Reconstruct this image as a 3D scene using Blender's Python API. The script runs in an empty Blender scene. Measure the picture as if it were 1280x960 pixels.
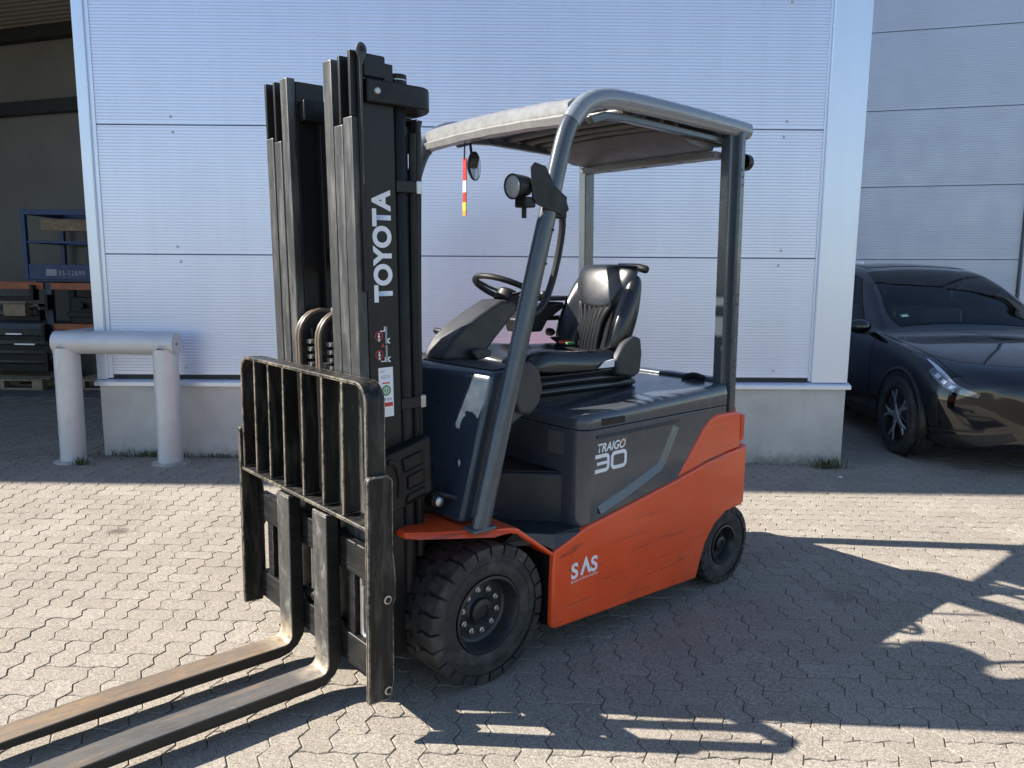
import bpy, bmesh, math, random
from mathutils import Matrix, Vector
R = math.radians
random.seed(7)
SC = bpy.context.scene
COL = SC.collection

# ------------------------------------------------------------------ camera, sky, sun, exposure
CAM_H, F_PX, PITCH, ROLL, SLOPE = 1.70, 957.0, 0.1454, 0.0065, 0.0089
cd = bpy.data.cameras.new('camera'); cam = bpy.data.objects.new('camera', cd); COL.objects.link(cam)
cd.sensor_width = 36.0; cd.lens = F_PX / 1280 * 36.0; cd.clip_start = 0.05; cd.clip_end = 2000
fw = Vector((0, math.cos(PITCH), -math.sin(PITCH))); upv = Vector((0, math.sin(PITCH), math.cos(PITCH))); rt = Vector((1, 0, 0))
r2 = math.cos(ROLL) * rt + math.sin(ROLL) * upv; u2 = -math.sin(ROLL) * rt + math.cos(ROLL) * upv
m = Matrix((r2, u2, -fw)).transposed().to_4x4(); m.translation = (0, 0, CAM_H); cam.matrix_world = m
SC.camera = cam
SUN_EL, SUN_AZ = R(40.5), R(2.5)          # sun stands left of the picture, a little behind the hall
W = bpy.data.worlds.new('World'); SC.world = W; W.use_nodes = True
nt = W.node_tree; sky = nt.nodes.new('ShaderNodeTexSky'); sky.sky_type = 'NISHITA'; sky.sun_disc = False
sky.sun_elevation = SUN_EL; sky.sun_rotation = R(270) + SUN_AZ; sky.air_density = 1.0; sky.dust_density = 0.3; sky.ozone_density = 1.6
bg = nt.nodes['Background']; bg.inputs['Strength'].default_value = 0.080; nt.links.new(sky.outputs[0], bg.inputs['Color'])
sl = bpy.data.lights.new('sun', 'SUN'); sl.energy = 5.0; sl.angle = R(0.53); sl.color = (1.0, 0.93, 0.83)
so = bpy.data.objects.new('sun', sl); COL.objects.link(so)
dvec = Vector((math.cos(SUN_EL) * math.cos(SUN_AZ), -math.cos(SUN_EL) * math.sin(SUN_AZ), -math.sin(SUN_EL)))
so.rotation_euler = dvec.to_track_quat('-Z', 'Y').to_euler(); so.location = (-20, 2, 20)
vs = SC.view_settings; vs.view_transform = 'Standard'; vs.look = 'None'; vs.exposure = 1.38; vs.gamma = 1.0; vs.use_curve_mapping = False

SC.cycles.max_bounces = 6; SC.cycles.diffuse_bounces = 3; SC.cycles.glossy_bounces = 3; SC.cycles.use_denoising = True
GT = Matrix.Rotation(SLOPE, 4, 'Y')       # the yard falls gently to the right

# ------------------------------------------------------------------ materials
def ramp(nt, fac, stops):
    n = nt.nodes.new('ShaderNodeValToRGB'); e = n.color_ramp.elements
    while len(e) < len(stops): e.new(0.5)
    for i, (p, c) in enumerate(stops): e[i].position = p; e[i].color = (c + (1,)) if len(c) == 3 else c
    nt.links.new(fac, n.inputs[0]); return n.outputs[0]
def mixc(nt, fac, a, b, mode='MIX'):
    n = nt.nodes.new('ShaderNodeMix'); n.data_type = 'RGBA'; n.blend_type = mode
    for sock, v in ((n.inputs[0], fac), (n.inputs[6], a), (n.inputs[7], b)):
        if hasattr(v, 'is_linked'): nt.links.new(v, sock)
        elif isinstance(v, tuple): sock.default_value = v + (1,) if len(v) == 3 else v
        else: sock.default_value = v
    return n.outputs[2]
def mathn(nt, op, a, b=None):
    n = nt.nodes.new('ShaderNodeMath'); n.operation = op
    for s, v in ((n.inputs[0], a), (n.inputs[1], b)):
        if v is None: continue
        if hasattr(v, 'is_linked'): nt.links.new(v, s)
        else: s.default_value = v
    return n.outputs[0]
def noise(nt, scale, detail=4, rough=0.55, vec=None, stretch=None):
    t = nt.nodes.new('ShaderNodeTexCoord'); src = t.outputs['Object'] if vec is None else vec
    if stretch:
        mp = nt.nodes.new('ShaderNodeMapping'); mp.inputs['Scale'].default_value = stretch
        nt.links.new(src, mp.inputs[0]); src = mp.outputs[0]
    n = nt.nodes.new('ShaderNodeTexNoise'); n.inputs['Scale'].default_value = scale
    n.inputs['Detail'].default_value = detail; n.inputs['Roughness'].default_value = rough
    nt.links.new(src, n.inputs['Vector']); return n.outputs[0]
def newmat(name):
    m = bpy.data.materials.new(name); m.use_nodes = True
    return m, m.node_tree, m.node_tree.nodes['Principled BSDF']
def put(nt, sock, v):
    if hasattr(v, 'is_linked'): nt.links.new(v, sock)
    elif isinstance(v, tuple): sock.default_value = v + (1,) if len(v) == 3 else v
    else: sock.default_value = v
def bump(nt, b, h, strength, dist=0.01):
    n = nt.nodes.new('ShaderNodeBump'); n.inputs['Strength'].default_value = strength; n.inputs['Distance'].default_value = dist
    nt.links.new(h, n.inputs['Height']); nt.links.new(n.outputs[0], b.inputs['Normal'])
M = {}
def plain(name, col, rough=0.5, metal=0.0, var=0.12, vscale=9, bmp=0.0, bscale=200, coat=0.0, spec=0.5, dust=None, rv=0.09):
    m, nt, b = newmat(name)
    n = noise(nt, vscale, 5)
    dark = tuple(c * (1 - var) for c in col); light = tuple(min(1, c * (1 + var)) for c in col)
    c = ramp(nt, n, [(0.3, dark), (0.7, light)])
    if dust:
        dn = noise(nt, 3.0, 6, 0.65); c = mixc(nt, ramp(nt, dn, [(0.5, (0, 0, 0)), (0.75, (dust[3],) * 3)]), c, dust[:3])
    put(nt, b.inputs['Base Color'], c)
    rn = noise(nt, vscale * 2.3, 4)
    put(nt, b.inputs['Roughness'], ramp(nt, rn, [(0.3, (max(0.02, rough - rv),) * 3), (0.7, (min(1, rough + rv),) * 3)]))
    b.inputs['Metallic'].default_value = metal; b.inputs['Specular IOR Level'].default_value = spec
    b.inputs['Coat Weight'].default_value = coat; b.inputs['Coat Roughness'].default_value = 0.08
    if bmp: bump(nt, b, noise(nt, bscale, 3), bmp, 0.003)
    M[name] = m; return m
def worn(name, col, edge, rough=0.5, radius=0.006, thr=0.08, scuff=None, scuff_amt=0.5, vscale=14, metal=0.0, stretch=None, spec=0.5):
    """paint rubbed off at the edges, scuffs on the faces"""
    m, nt, b = newmat(name)
    base = ramp(nt, noise(nt, vscale, 5), [(0.3, tuple(c * 0.85 for c in col)), (0.7, tuple(c * 1.2 for c in col))])
    if scuff:
        s = noise(nt, vscale * 0.8, 7, 0.7, stretch=stretch)
        base = mixc(nt, ramp(nt, s, [(0.47, (0, 0, 0)), (0.68, (scuff_amt,) * 3)]), base, scuff)
    bv = nt.nodes.new('ShaderNodeBevel'); bv.samples = 4; bv.inputs['Radius'].default_value = radius
    g = nt.nodes.new('ShaderNodeNewGeometry'); dp = nt.nodes.new('ShaderNodeVectorMath'); dp.operation = 'DOT_PRODUCT'
    nt.links.new(bv.outputs[0], dp.inputs[0]); nt.links.new(g.outputs['Normal'], dp.inputs[1])
    k = mathn(nt, 'SUBTRACT', 1.0, dp.outputs['Value'])
    k = mathn(nt, 'MULTIPLY', k, mathn(nt, 'MULTIPLY', ramp(nt, noise(nt, 30, 8, 0.75), [(0.36, (0.05,) * 3), (0.62, (1, 1, 1))]), ramp(nt, noise(nt, 6, 4, 0.6), [(0.3, (0.25,) * 3), (0.6, (1, 1, 1))])))
    k = ramp(nt, k, [(thr * 0.5, (0, 0, 0)), (thr * 1.4, (1, 1, 1))])
    put(nt, b.inputs['Base Color'], mixc(nt, k, base, edge))
    b.inputs['Roughness'].default_value = rough; b.inputs['Metallic'].default_value = metal; b.inputs['Specular IOR Level'].default_value = spec
    M[name] = m; return m

plain('slate_paint', (0.030, 0.046, 0.068), 0.34, var=0.08, coat=0.25, dust=(0.16, 0.15, 0.14, 0.10))
plain('hood_paint', (0.060, 0.068, 0.080), 0.22, var=0.06, coat=0.35, dust=(0.2, 0.19, 0.17, 0.08))
plain('guard_paint', (0.060, 0.075, 0.090), 0.27, var=0.08, coat=0.3, dust=(0.2, 0.19, 0.17, 0.1))
plain('dash_plastic', (0.030, 0.032, 0.036), 0.5, bmp=0.15)
plain('step_dark', (0.022, 0.026, 0.032), 0.5, var=0.2, dust=(0.12, 0.11, 0.10, 0.15))
plain('black_plastic', (0.010, 0.010, 0.011), 0.48, bmp=0.1, spec=0.35)
plain('black_paint', (0.009, 0.009, 0.010), 0.45, var=0.2, dust=(0.08, 0.07, 0.06, 0.08), spec=0.3)
plain('hose_rubber', (0.012, 0.012, 0.013), 0.5)
plain('vinyl', (0.014, 0.015, 0.017), 0.24, var=0.1, bmp=0.08, bscale=350, spec=0.6, rv=0.02)
plain('brown_hose', (0.13, 0.095, 0.065), 0.45)
plain('chrome', (0.62, 0.62, 0.62), 0.22, metal=1.0, var=0.1)
plain('zinc', (0.45, 0.45, 0.45), 0.38, metal=0.9, var=0.15, vscale=40)
plain('film', (0.30, 0.295, 0.285), 0.16, metal=0.2, var=0.14, vscale=22, bmp=0.35, bscale=55)
plain('roof_under', (0.075, 0.070, 0.064), 0.4, var=0.1)
plain('white_print', (0.78, 0.79, 0.84), 0.4, var=0.04)
plain('beam_grey', (0.16, 0.165, 0.175), 0.4, var=0.08)
plain('plate_dark', (0.10, 0.10, 0.105), 0.5, var=0.1)
plain('grey_print', (0.32, 0.33, 0.36), 0.5, var=0.05)
plain('orange_print', (0.62, 0.26, 0.05), 0.4, var=0.04)
plain('red_print', (0.50, 0.03, 0.02), 0.4, var=0.04)
plain('green_print', (0.10, 0.30, 0.13), 0.4, var=0.04)
plain('yellow_print', (0.75, 0.50, 0.05), 0.4, var=0.04)
plain('lens', (0.55, 0.57, 0.58), 0.08, var=0.08, vscale=60, metal=0.4)
plain('mirror_glass', (0.5, 0.52, 0.55), 0.03, metal=1.0, var=0.0)
worn('black_steel', (0.008, 0.008, 0.0085), (0.34, 0.31, 0.27), 0.44, radius=0.007, thr=0.05, scuff=(0.09, 0.085, 0.075), scuff_amt=0.25, stretch=(3, 0.4, 3), spec=0.3)
worn('lbr_steel', (0.0075, 0.0075, 0.008), (0.55, 0.47, 0.36), 0.45, radius=0.009, thr=0.03, scuff=(0.13, 0.12, 0.10), scuff_amt=0.45, stretch=(2.5, 2.5, 0.35), spec=0.3)
worn('mast_side', (0.010, 0.0102, 0.0108), (0.12, 0.12, 0.12), 0.42, radius=0.004, thr=0.10, scuff=(0.04, 0.04, 0.04), scuff_amt=0.2, vscale=5, stretch=(2, 2, 0.3), spec=0.35)
worn('mast_face', (0.034, 0.036, 0.037), (0.30, 0.285, 0.26), 0.42, radius=0.004, thr=0.07, scuff=(0.17, 0.165, 0.155), scuff_amt=0.65, vscale=26, stretch=(1, 1, 0.16))
worn('shank_steel', (0.055, 0.055, 0.054), (0.42, 0.38, 0.32), 0.5, radius=0.007, thr=0.06, scuff=(0.27, 0.25, 0.22), scuff_amt=0.65, vscale=22, stretch=(1, 1, 0.5))
m, nt, b = newmat('fork_steel'); M['fork_steel'] = m
c1 = ramp(nt, noise(nt, 9, 7, 0.7, stretch=(0.35, 3, 1)), [(0.30, (0.13, 0.10, 0.075)), (0.5, (0.24, 0.165, 0.105)), (0.72, (0.34, 0.21, 0.11))])
c2 = ramp(nt, noise(nt, 22, 7, 0.7, stretch=(0.3, 2, 1)), [(0.45, (0, 0, 0)), (0.65, (0.75,) * 3)])
put(nt, b.inputs['Base Color'], mixc(nt, c2, c1, (0.13, 0.13, 0.13))); b.inputs['Roughness'].default_value = 0.42; b.inputs['Metallic'].default_value = 0.35
m, nt, b = newmat('fork_steel_dark'); M['fork_steel_dark'] = m
c1 = ramp(nt, noise(nt, 9, 7, 0.7, stretch=(0.35, 3, 1)), [(0.32, (0.075, 0.07, 0.068)), (0.55, (0.14, 0.12, 0.10)), (0.75, (0.27, 0.16, 0.08))])
c2 = ramp(nt, noise(nt, 22, 7, 0.7, stretch=(0.3, 2, 1)), [(0.42, (0, 0, 0)), (0.65, (0.8,) * 3)])
put(nt, b.inputs['Base Color'], mixc(nt, c2, c1, (0.12, 0.12, 0.12))); b.inputs['Roughness'].default_value = 0.40; b.inputs['Metallic'].default_value = 0.35
# orange paint with scrapes that run along the truck
m, nt, b = newmat('orange_paint'); M['orange_paint'] = m
base = ramp(nt, noise(nt, 4, 5), [(0.3, (0.74, 0.076, 0.014)), (0.7, (0.82, 0.092, 0.018))])
scr = ramp(nt, noise(nt, 7, 8, 0.72, stretch=(0.22, 1, 7)), [(0.57, (0, 0, 0)), (0.65, (0.6,) * 3)])
base = mixc(nt, scr, base, (0.20, 0.045, 0.025))
scr2 = ramp(nt, noise(nt, 5, 9, 0.75, stretch=(0.12, 1, 14)), [(0.60, (0, 0, 0)), (0.645, (0.7,) * 3)])
base = mixc(nt, scr2, base, (0.70, 0.20, 0.10))
tc = nt.nodes.new('ShaderNodeTexCoord'); so_ = nt.nodes.new('ShaderNodeSeparateXYZ'); nt.links.new(tc.outputs['Object'], so_.inputs[0])
for (cx_, cz_, lx_, lz_, th_) in ((-0.43, 0.485, 0.085, 0.016, 0.42), (-0.455, 0.405, 0.055, 0.012, 0.46), (-0.75, 0.30, 0.20, 0.006, 0.48), (-1.02, 0.235, 0.26, 0.007, 0.48), (-1.25, 0.25, 0.05, 0.010, 0.45), (-0.95, 0.42, 0.14, 0.004, 0.48)):
    ex = mathn(nt, 'DIVIDE', mathn(nt, 'SUBTRACT', so_.outputs[0], cx_), lx_); ez = mathn(nt, 'DIVIDE', mathn(nt, 'ADD', mathn(nt, 'SUBTRACT', so_.outputs[2], cz_), mathn(nt, 'MULTIPLY', mathn(nt, 'SUBTRACT', so_.outputs[0], cx_), 0.22 if cx_ > -0.5 else 0.03)), lz_)
    d2 = mathn(nt, 'ADD', mathn(nt, 'MULTIPLY', ex, ex), mathn(nt, 'MULTIPLY', ez, ez))
    msk = mathn(nt, 'MULTIPLY', ramp(nt, d2, [(0.3, (1, 1, 1)), (1.0, (0, 0, 0))]), ramp(nt, noise(nt, 40, 7, 0.75, stretch=(0.4, 1, 2.5)), [(th_ + 0.01, (0, 0, 0)), (th_ + 0.12, (0.75,) * 3)]))
    base = mixc(nt, msk, base, (0.05, 0.028, 0.022))
gr = ramp(nt, mathn(nt, 'SUBTRACT', mathn(nt, 'MULTIPLY', noise(nt, 10, 7, 0.75), 0.5), so_.outputs[2]), [(0.06, (0, 0, 0)), (0.20, (0.5,) * 3)])
base = mixc(nt, gr, base, (0.20, 0.06, 0.03))
dn = ramp(nt, noise(nt, 2.2, 6, 0.7), [(0.5, (0, 0, 0)), (0.8, (0.22,) * 3)])
base = mixc(nt, dn, base, (0.30, 0.16, 0.10))
put(nt, b.inputs['Base Color'], base); put(nt, b.inputs['Roughness'], ramp(nt, noise(nt, 12, 5), [(0.3, (0.24,) * 3), (0.7, (0.42,) * 3)]))
b.inputs['Coat Weight'].default_value = 0.3; b.inputs['Coat Roughness'].default_value = 0.15
# rubber
m, nt, b = newmat('tyre_rubber'); M['tyre_rubber'] = m
base = ramp(nt, noise(nt, 14, 6, 0.65), [(0.32, (0.014, 0.014, 0.015)), (0.5, (0.026, 0.026, 0.026)), (0.72, (0.075, 0.07, 0.062))])
put(nt, b.inputs['Base Color'], base); b.inputs['Roughness'].default_value = 0.72; bump(nt, b, noise(nt, 120, 5), 0.35, 0.003)
plain('rim_paint', (0.016, 0.018, 0.022), 0.4, var=0.25, dust=(0.10, 0.09, 0.08, 0.3))
SPOTS = [(-2.542, 4.764, 0.085, 0.5), (-1.45, 2.9, 0.05, 0.75), (0.35, 2.30, 0.07, 0.8), (1.75, 3.9, 0.10, 0.8), (-3.2, 4.0, 0.06, 0.8)]   # drips of oil
# paving stone: random tone per stone, speckled aggregate
m, nt, b = newmat('paving_stone'); M['paving_stone'] = m
oi = nt.nodes.new('ShaderNodeObjectInfo'); ge = nt.nodes.new('ShaderNodeNewGeometry')
rnd = mathn(nt, 'FRACT', mathn(nt, 'ADD', oi.outputs['Random'], ge.outputs['Random Per Island']))
pos = ge.outputs['Position']
tone = ramp(nt, rnd, [(0.0, (0.272, 0.240, 0.202)), (0.5, (0.290, 0.258, 0.219)), (1.0, (0.310, 0.278, 0.239))])
spk = ramp(nt, noise(nt, 150, 4, 0.8, vec=pos), [(0.38, (0.40,) * 3), (0.48, (0.95,) * 3), (0.55, (1.05,) * 3), (0.66, (1.6,) * 3)])
col = mixc(nt, 1.0, tone, spk, 'MULTIPLY')
spk2 = ramp(nt, noise(nt, 70, 4, 0.7, vec=pos), [(0.33, (0.74,) * 3), (0.6, (1.08,) * 3)])
col = mixc(nt, 1.0, col, spk2, 'MULTIPLY')
blot = ramp(nt, noise(nt, 1.1, 6, 0.65, vec=pos), [(0.33, (0.88, 0.875, 0.87)), (0.6, (1.03, 1.03, 1.02))])
col = mixc(nt, 1.0, col, blot, 'MULTIPLY')
st = ramp(nt, noise(nt, 3.3, 3, 0.5, vec=pos), [(0.72, (1, 1, 1)), (0.79, (0.62, 0.60, 0.58))])
col = mixc(nt, 1.0, col, st, 'MULTIPLY')
for (sx_, sy_, sr_, amt) in SPOTS:
    vm = nt.nodes.new('ShaderNodeVectorMath'); vm.operation = 'DISTANCE'; nt.links.new(pos, vm.inputs[0]); vm.inputs[1].default_value = (sx_, sy_, -sx_ * SLOPE)
    dd = mathn(nt, 'ADD', vm.outputs['Value'], mathn(nt, 'MULTIPLY', mathn(nt, 'SUBTRACT', noise(nt, 14, 5, 0.7, vec=pos), 0.5), sr_ * 1.2))
    col = mixc(nt, 1.0, col, ramp(nt, mathn(nt, 'DIVIDE', dd, sr_), [(0.45, (amt,) * 3), (1.0, (1, 1, 1))]), 'MULTIPLY')
put(nt, b.inputs['Base Color'], col); b.inputs['Roughness'].default_value = 0.85; b.inputs['Specular IOR Level'].default_value = 0.3
bump(nt, b, noise(nt, 160, 5, 0.7, vec=pos), 0.55, 0.004)
m, nt, b = newmat('joint_sand'); M['joint_sand'] = m
ge = nt.nodes.new('ShaderNodeNewGeometry'); pos = ge.outputs['Position']
c = ramp(nt, noise(nt, 60, 5, 0.7, vec=pos), [(0.3, (0.060, 0.051, 0.041)), (0.7, (0.125, 0.107, 0.086))])
c = mixc(nt, ramp(nt, noise(nt, 2.0, 5, vec=pos), [(0.55, (0, 0, 0)), (0.8, (0.5,) * 3)]), c, (0.05, 0.06, 0.03))
put(nt, b.inputs['Base Color'], c); b.inputs['Roughness'].default_value = 0.95
m, nt, b = newmat('hall_concrete'); M['hall_concrete'] = m
put(nt, b.inputs['Base Color'], ramp(nt, noise(nt, 1.6, 7, 0.65), [(0.3, (0.11, 0.11, 0.11)), (0.7, (0.20, 0.195, 0.19))])); b.inputs['Roughness'].default_value = 0.7
m, nt, b = newmat('plinth_concrete'); M['plinth_concrete'] = m
c = ramp(nt, noise(nt, 2.4, 8, 0.62), [(0.28, (0.44, 0.42, 0.39)), (0.5, (0.53, 0.51, 0.475)), (0.72, (0.60, 0.58, 0.545))])
c = mixc(nt, ramp(nt, noise(nt, 5, 6, 0.7, stretch=(1, 1, 0.15)), [(0.55, (0, 0, 0)), (0.8, (0.3,) * 3)]), c, (0.22, 0.20, 0.17))
tc = nt.nodes.new('ShaderNodeTexCoord'); sz = nt.nodes.new('ShaderNodeSeparateXYZ'); nt.links.new(tc.outputs['Object'], sz.inputs[0])
spl = ramp(nt, mathn(nt, 'SUBTRACT', mathn(nt, 'MULTIPLY', noise(nt, 9, 7, 0.75), 0.42), sz.outputs[2]), [(0.10, (0, 0, 0)), (0.24, (0.75,) * 3)])     # mud splashed up from the yard
c = mixc(nt, spl, c, (0.17, 0.155, 0.12))
put(nt, b.inputs['Base Color'], c); b.inputs['Roughness'].default_value = 0.85; bump(nt, b, noise(nt, 70, 6), 0.25, 0.004)
def streaked(name, col, rough, metal):
    m, nt, b = newmat(name); M[name] = m
    c = ramp(nt, noise(nt, 0.7, 4), [(0.3, tuple(v * 0.985 for v in col)), (0.7, tuple(v * 1.012 for v in col))])
    st_ = ramp(nt, noise(nt, 4.5, 7, 0.7, stretch=(1.0, 1.0, 0.05)), [(0.35, (0.955, 0.955, 0.95)), (0.62, (1, 1, 1))])
    put(nt, b.inputs['Base Color'], mixc(nt, 1.0, c, st_, 'MULTIPLY')); b.inputs['Metallic'].default_value = metal
    put(nt, b.inputs['Roughness'], ramp(nt, noise(nt, 1.3, 4), [(0.3, (rough - 0.02,) * 3), (0.7, (rough + 0.03,) * 3)]))
streaked('panel_silver', (0.73, 0.785, 0.93), 0.30, 0.58); streaked('trim_silver', (0.75, 0.82, 0.94), 0.28, 0.55)
plain('panel_plain', (0.72, 0.77, 0.86), 0.30, metal=0.55, var=0.012, vscale=0.7, rv=0.015)
plain('trim_plain', (0.74, 0.79, 0.88), 0.28, metal=0.55, var=0.012, vscale=0.7, rv=0.015)
plain('door_panel', (0.60, 0.63, 0.71), 0.36, metal=0.4, var=0.03, vscale=1)
plain('hall_sheet', (0.17, 0.165, 0.15), 0.6, var=0.1, vscale=1.5)
plain('dark_beam', (0.018, 0.02, 0.022), 0.55)
plain('roof_sheet', (0.30, 0.28, 0.25), 0.6, var=0.08)
plain('rack_orange', (0.36, 0.10, 0.04), 0.5, var=0.2)
plain('rack_blue', (0.03, 0.045, 0.08), 0.5)
plain('cage_blue', (0.008, 0.036, 0.13), 0.42, var=0.2)
plain('wood', (0.27, 0.20, 0.13), 0.8, var=0.3, vscale=14)
m, nt, b = newmat('galvanised'); M['galvanised'] = m
c = ramp(nt, noise(nt, 4, 6, 0.6), [(0.3, (0.50, 0.51, 0.525)), (0.7, (0.60, 0.61, 0.625))])
c = mixc(nt, ramp(nt, noise(nt, 12, 7, 0.75, stretch=(1, 1, 0.2)), [(0.58, (0, 0, 0)), (0.72, (0.5,) * 3)]), c, (0.28, 0.27, 0.24))
put(nt, b.inputs['Base Color'], c); b.inputs['Metallic'].default_value = 0.35; b.inputs['Roughness'].default_value = 0.5; bump(nt, b, noise(nt, 30, 5), 0.15, 0.004)
plain('car_black', (0.004, 0.004, 0.005), 0.04, var=0.0, coat=0.6, spec=0.5, rv=0.015)
plain('car_glass', (0.004, 0.005, 0.007), 0.02, var=0.0, spec=0.3, rv=0.005)
plain('car_leather', (0.045, 0.045, 0.047), 0.45, var=0.1)
plain('car_trim', (0.008, 0.008, 0.009), 0.4)
plain('car_silver', (0.55, 0.56, 0.58), 0.25, metal=0.8, var=0.05)
plain('car_lamp', (0.62, 0.66, 0.74), 0.06, metal=0.6, var=0.1, vscale=14)
plain('lamp_housing', (0.16, 0.17, 0.19), 0.05, metal=0.5, var=0.5, vscale=18, coat=1.0)
plain('weed', (0.075, 0.085, 0.03), 0.7, var=0.4, vscale=20)

# ------------------------------------------------------------------ mesh helpers
def tag(o, label=None, cat=None, group=None, kind=None):
    if label: o['label'] = label
    if cat: o['category'] = cat
    if group: o['group'] = group
    if kind: o['kind'] = kind
    return o
def empty(name, mat=None):
    o = bpy.data.objects.new(name, None); COL.objects.link(o); o.empty_display_size = 0.2
    if mat is not None: o.matrix_world = mat
    return o
class MB:
    def __init__(s): s.v = []; s.f = []
    def add(s, vs, fs):
        n = len(s.v); s.v += [tuple(p) for p in vs]; s.f += [tuple(i + n for i in f) for f in fs]; return s
    def box(s, x0, x1, y0, y1, z0, z1, T=None):
        p = [(x, y, z) for x in (x0, x1) for y in (y0, y1) for z in (z0, z1)]
        if T is not None: p = [T @ Vector(q) for q in p]
        return s.add(p, [(0, 1, 3, 2), (4, 6, 7, 5), (0, 4, 5, 1), (2, 3, 7, 6), (0, 2, 6, 4), (1, 5, 7, 3)])
    def prism(s, poly, ax, a, b, T=None):
        """poly of 2D points; ax 'y': (x,z), 'z': (x,y), 'x': (y,z)"""
        f = {'y': lambda p, t: (p[0], t, p[1]), 'z': lambda p, t: (p[0], p[1], t), 'x': lambda p, t: (t, p[0], p[1])}[ax]
        n = len(poly); p = [f(q, a) for q in poly] + [f(q, b) for q in poly]
        if T is not None: p = [T @ Vector(q) for q in p]
        return s.add(p, [tuple(range(n)), tuple(range(2 * n - 1, n - 1, -1))] + [(i, i + n, (i + 1) % n + n, (i + 1) % n) for i in range(n)])
    def tube(s, path, r, n=12, closed=False, cap=True, sq=None):
        P = [Vector(p) for p in path]; m_ = len(P); rings = []; up = None
        for i in range(m_):
            a = P[(i - 1) % m_] if (closed or i > 0) else P[i]; b_ = P[(i + 1) % m_] if (closed or i < m_ - 1) else P[i]
            t = (b_ - a).normalized()
            if up is None:
                up = Vector((0, 0, 1)) if abs(t.z) < 0.9 else Vector((1, 0, 0))
            x = up.cross(t)
            if x.length < 1e-5: x = Vector((0, 1, 0)).cross(t)
            x.normalize(); y = t.cross(x).normalized(); up = y
            rr = r[i] if isinstance(r, (list, tuple)) else r
            k = sq if sq else (1, 1)
            rings.append([P[i] + x * (rr * k[0] * math.cos(2 * math.pi * j / n)) + y * (rr * k[1] * math.sin(2 * math.pi * j / n)) for j in range(n)])
        vs = [q for g in rings for q in g]; fs = []
        for i in range(m_ if closed else m_ - 1):
            a = i * n; b_ = ((i + 1) % m_) * n
            fs += [(a + j, a + (j + 1) % n, b_ + (j + 1) % n, b_ + j) for j in range(n)]
        if cap and not closed: fs += [tuple(range(n - 1, -1, -1)), tuple((m_ - 1) * n + j for j in range(n))]
        return s.add(vs, fs)
    def lathe(s, prof, n=48, ax='y', c=(0, 0, 0), cap=False):
        """prof: (radius, height along axis)"""
        vs = []; fs = []
        for (r, h) in prof:
            for j in range(n):
                a = 2 * math.pi * j / n; u, w = r * math.cos(a), r * math.sin(a)
                p = {'y': (u, h, w), 'z': (u, w, h), 'x': (h, u, w)}[ax]
                vs.append((p[0] + c[0], p[1] + c[1], p[2] + c[2]))
        for i in range(len(prof) - 1):
            for j in range(n): fs.append((i * n + j, i * n + (j + 1) % n, (i + 1) * n + (j + 1) % n, (i + 1) * n + j))
        if cap: fs += [tuple(range(n)), tuple((len(prof) - 1) * n + j for j in range(n))]
        return s.add(vs, fs)
    def grid(s, rows):
        n = len(rows[0]); vs = [p for r in rows for p in r]
        return s.add(vs, [(i * n + j, i * n + j + 1, (i + 1) * n + j + 1, (i + 1) * n + j) for i in range(len(rows) - 1) for j in range(n - 1)])
    def build(s, name, mat, parent=None, bev=0.0, seg=2, ang=35, smooth=True, sub=0, mtx=None):
        me = bpy.data.meshes.new(name); me.from_pydata(s.v, [], s.f)
        bm = bmesh.new(); bm.from_mesh(me); bmesh.ops.recalc_face_normals(bm, faces=bm.faces); bm.to_mesh(me); bm.free()
        me.materials.append(M[mat] if isinstance(mat, str) else mat)
        if smooth:
            me.polygons.foreach_set('use_smooth', [True] * len(me.polygons)); me.set_sharp_from_angle(angle=R(ang))
        o = bpy.data.objects.new(name, me); COL.objects.link(o)
        if parent is not None: o.parent = parent
        if mtx is not None: o.matrix_basis = mtx
        if bev:
            bm_ = o.modifiers.new('bevel', 'BEVEL'); bm_.width = bev; bm_.segments = seg; bm_.limit_method = 'ANGLE'; bm_.angle_limit = R(30)
        if sub:
            sm = o.modifiers.new('sub', 'SUBSURF'); sm.levels = sub; sm.render_levels = sub
        return o
def copy_to(o, parent, mtx=None):
    c = o.copy(); COL.objects.link(c); c.parent = parent
    if mtx is not None: c.matrix_basis = mtx
    return c
def arc(c, r, a0, a1, n): return [(c[0] + r * math.cos(R(a0 + (a1 - a0) * i / n)), c[1] + r * math.sin(R(a0 + (a1 - a0) * i / n))) for i in range(n + 1)]
def smooth_path(pts, n=6):
    P = [Vector(p) for p in pts]; out = []
    for i in range(len(P) - 1):
        p0 = P[max(i - 1, 0)]; p1 = P[i]; p2 = P[i + 1]; p3 = P[min(i + 2, len(P) - 1)]
        for k in range(n):
            t = k / n
            out.append(0.5 * ((2 * p1) + (p2 - p0) * t + (2 * p0 - 5 * p1 + 4 * p2 - p3) * t * t + (3 * p1 - p0 - 3 * p2 + p3) * t ** 3))
    out.append(P[-1]); return out
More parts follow.
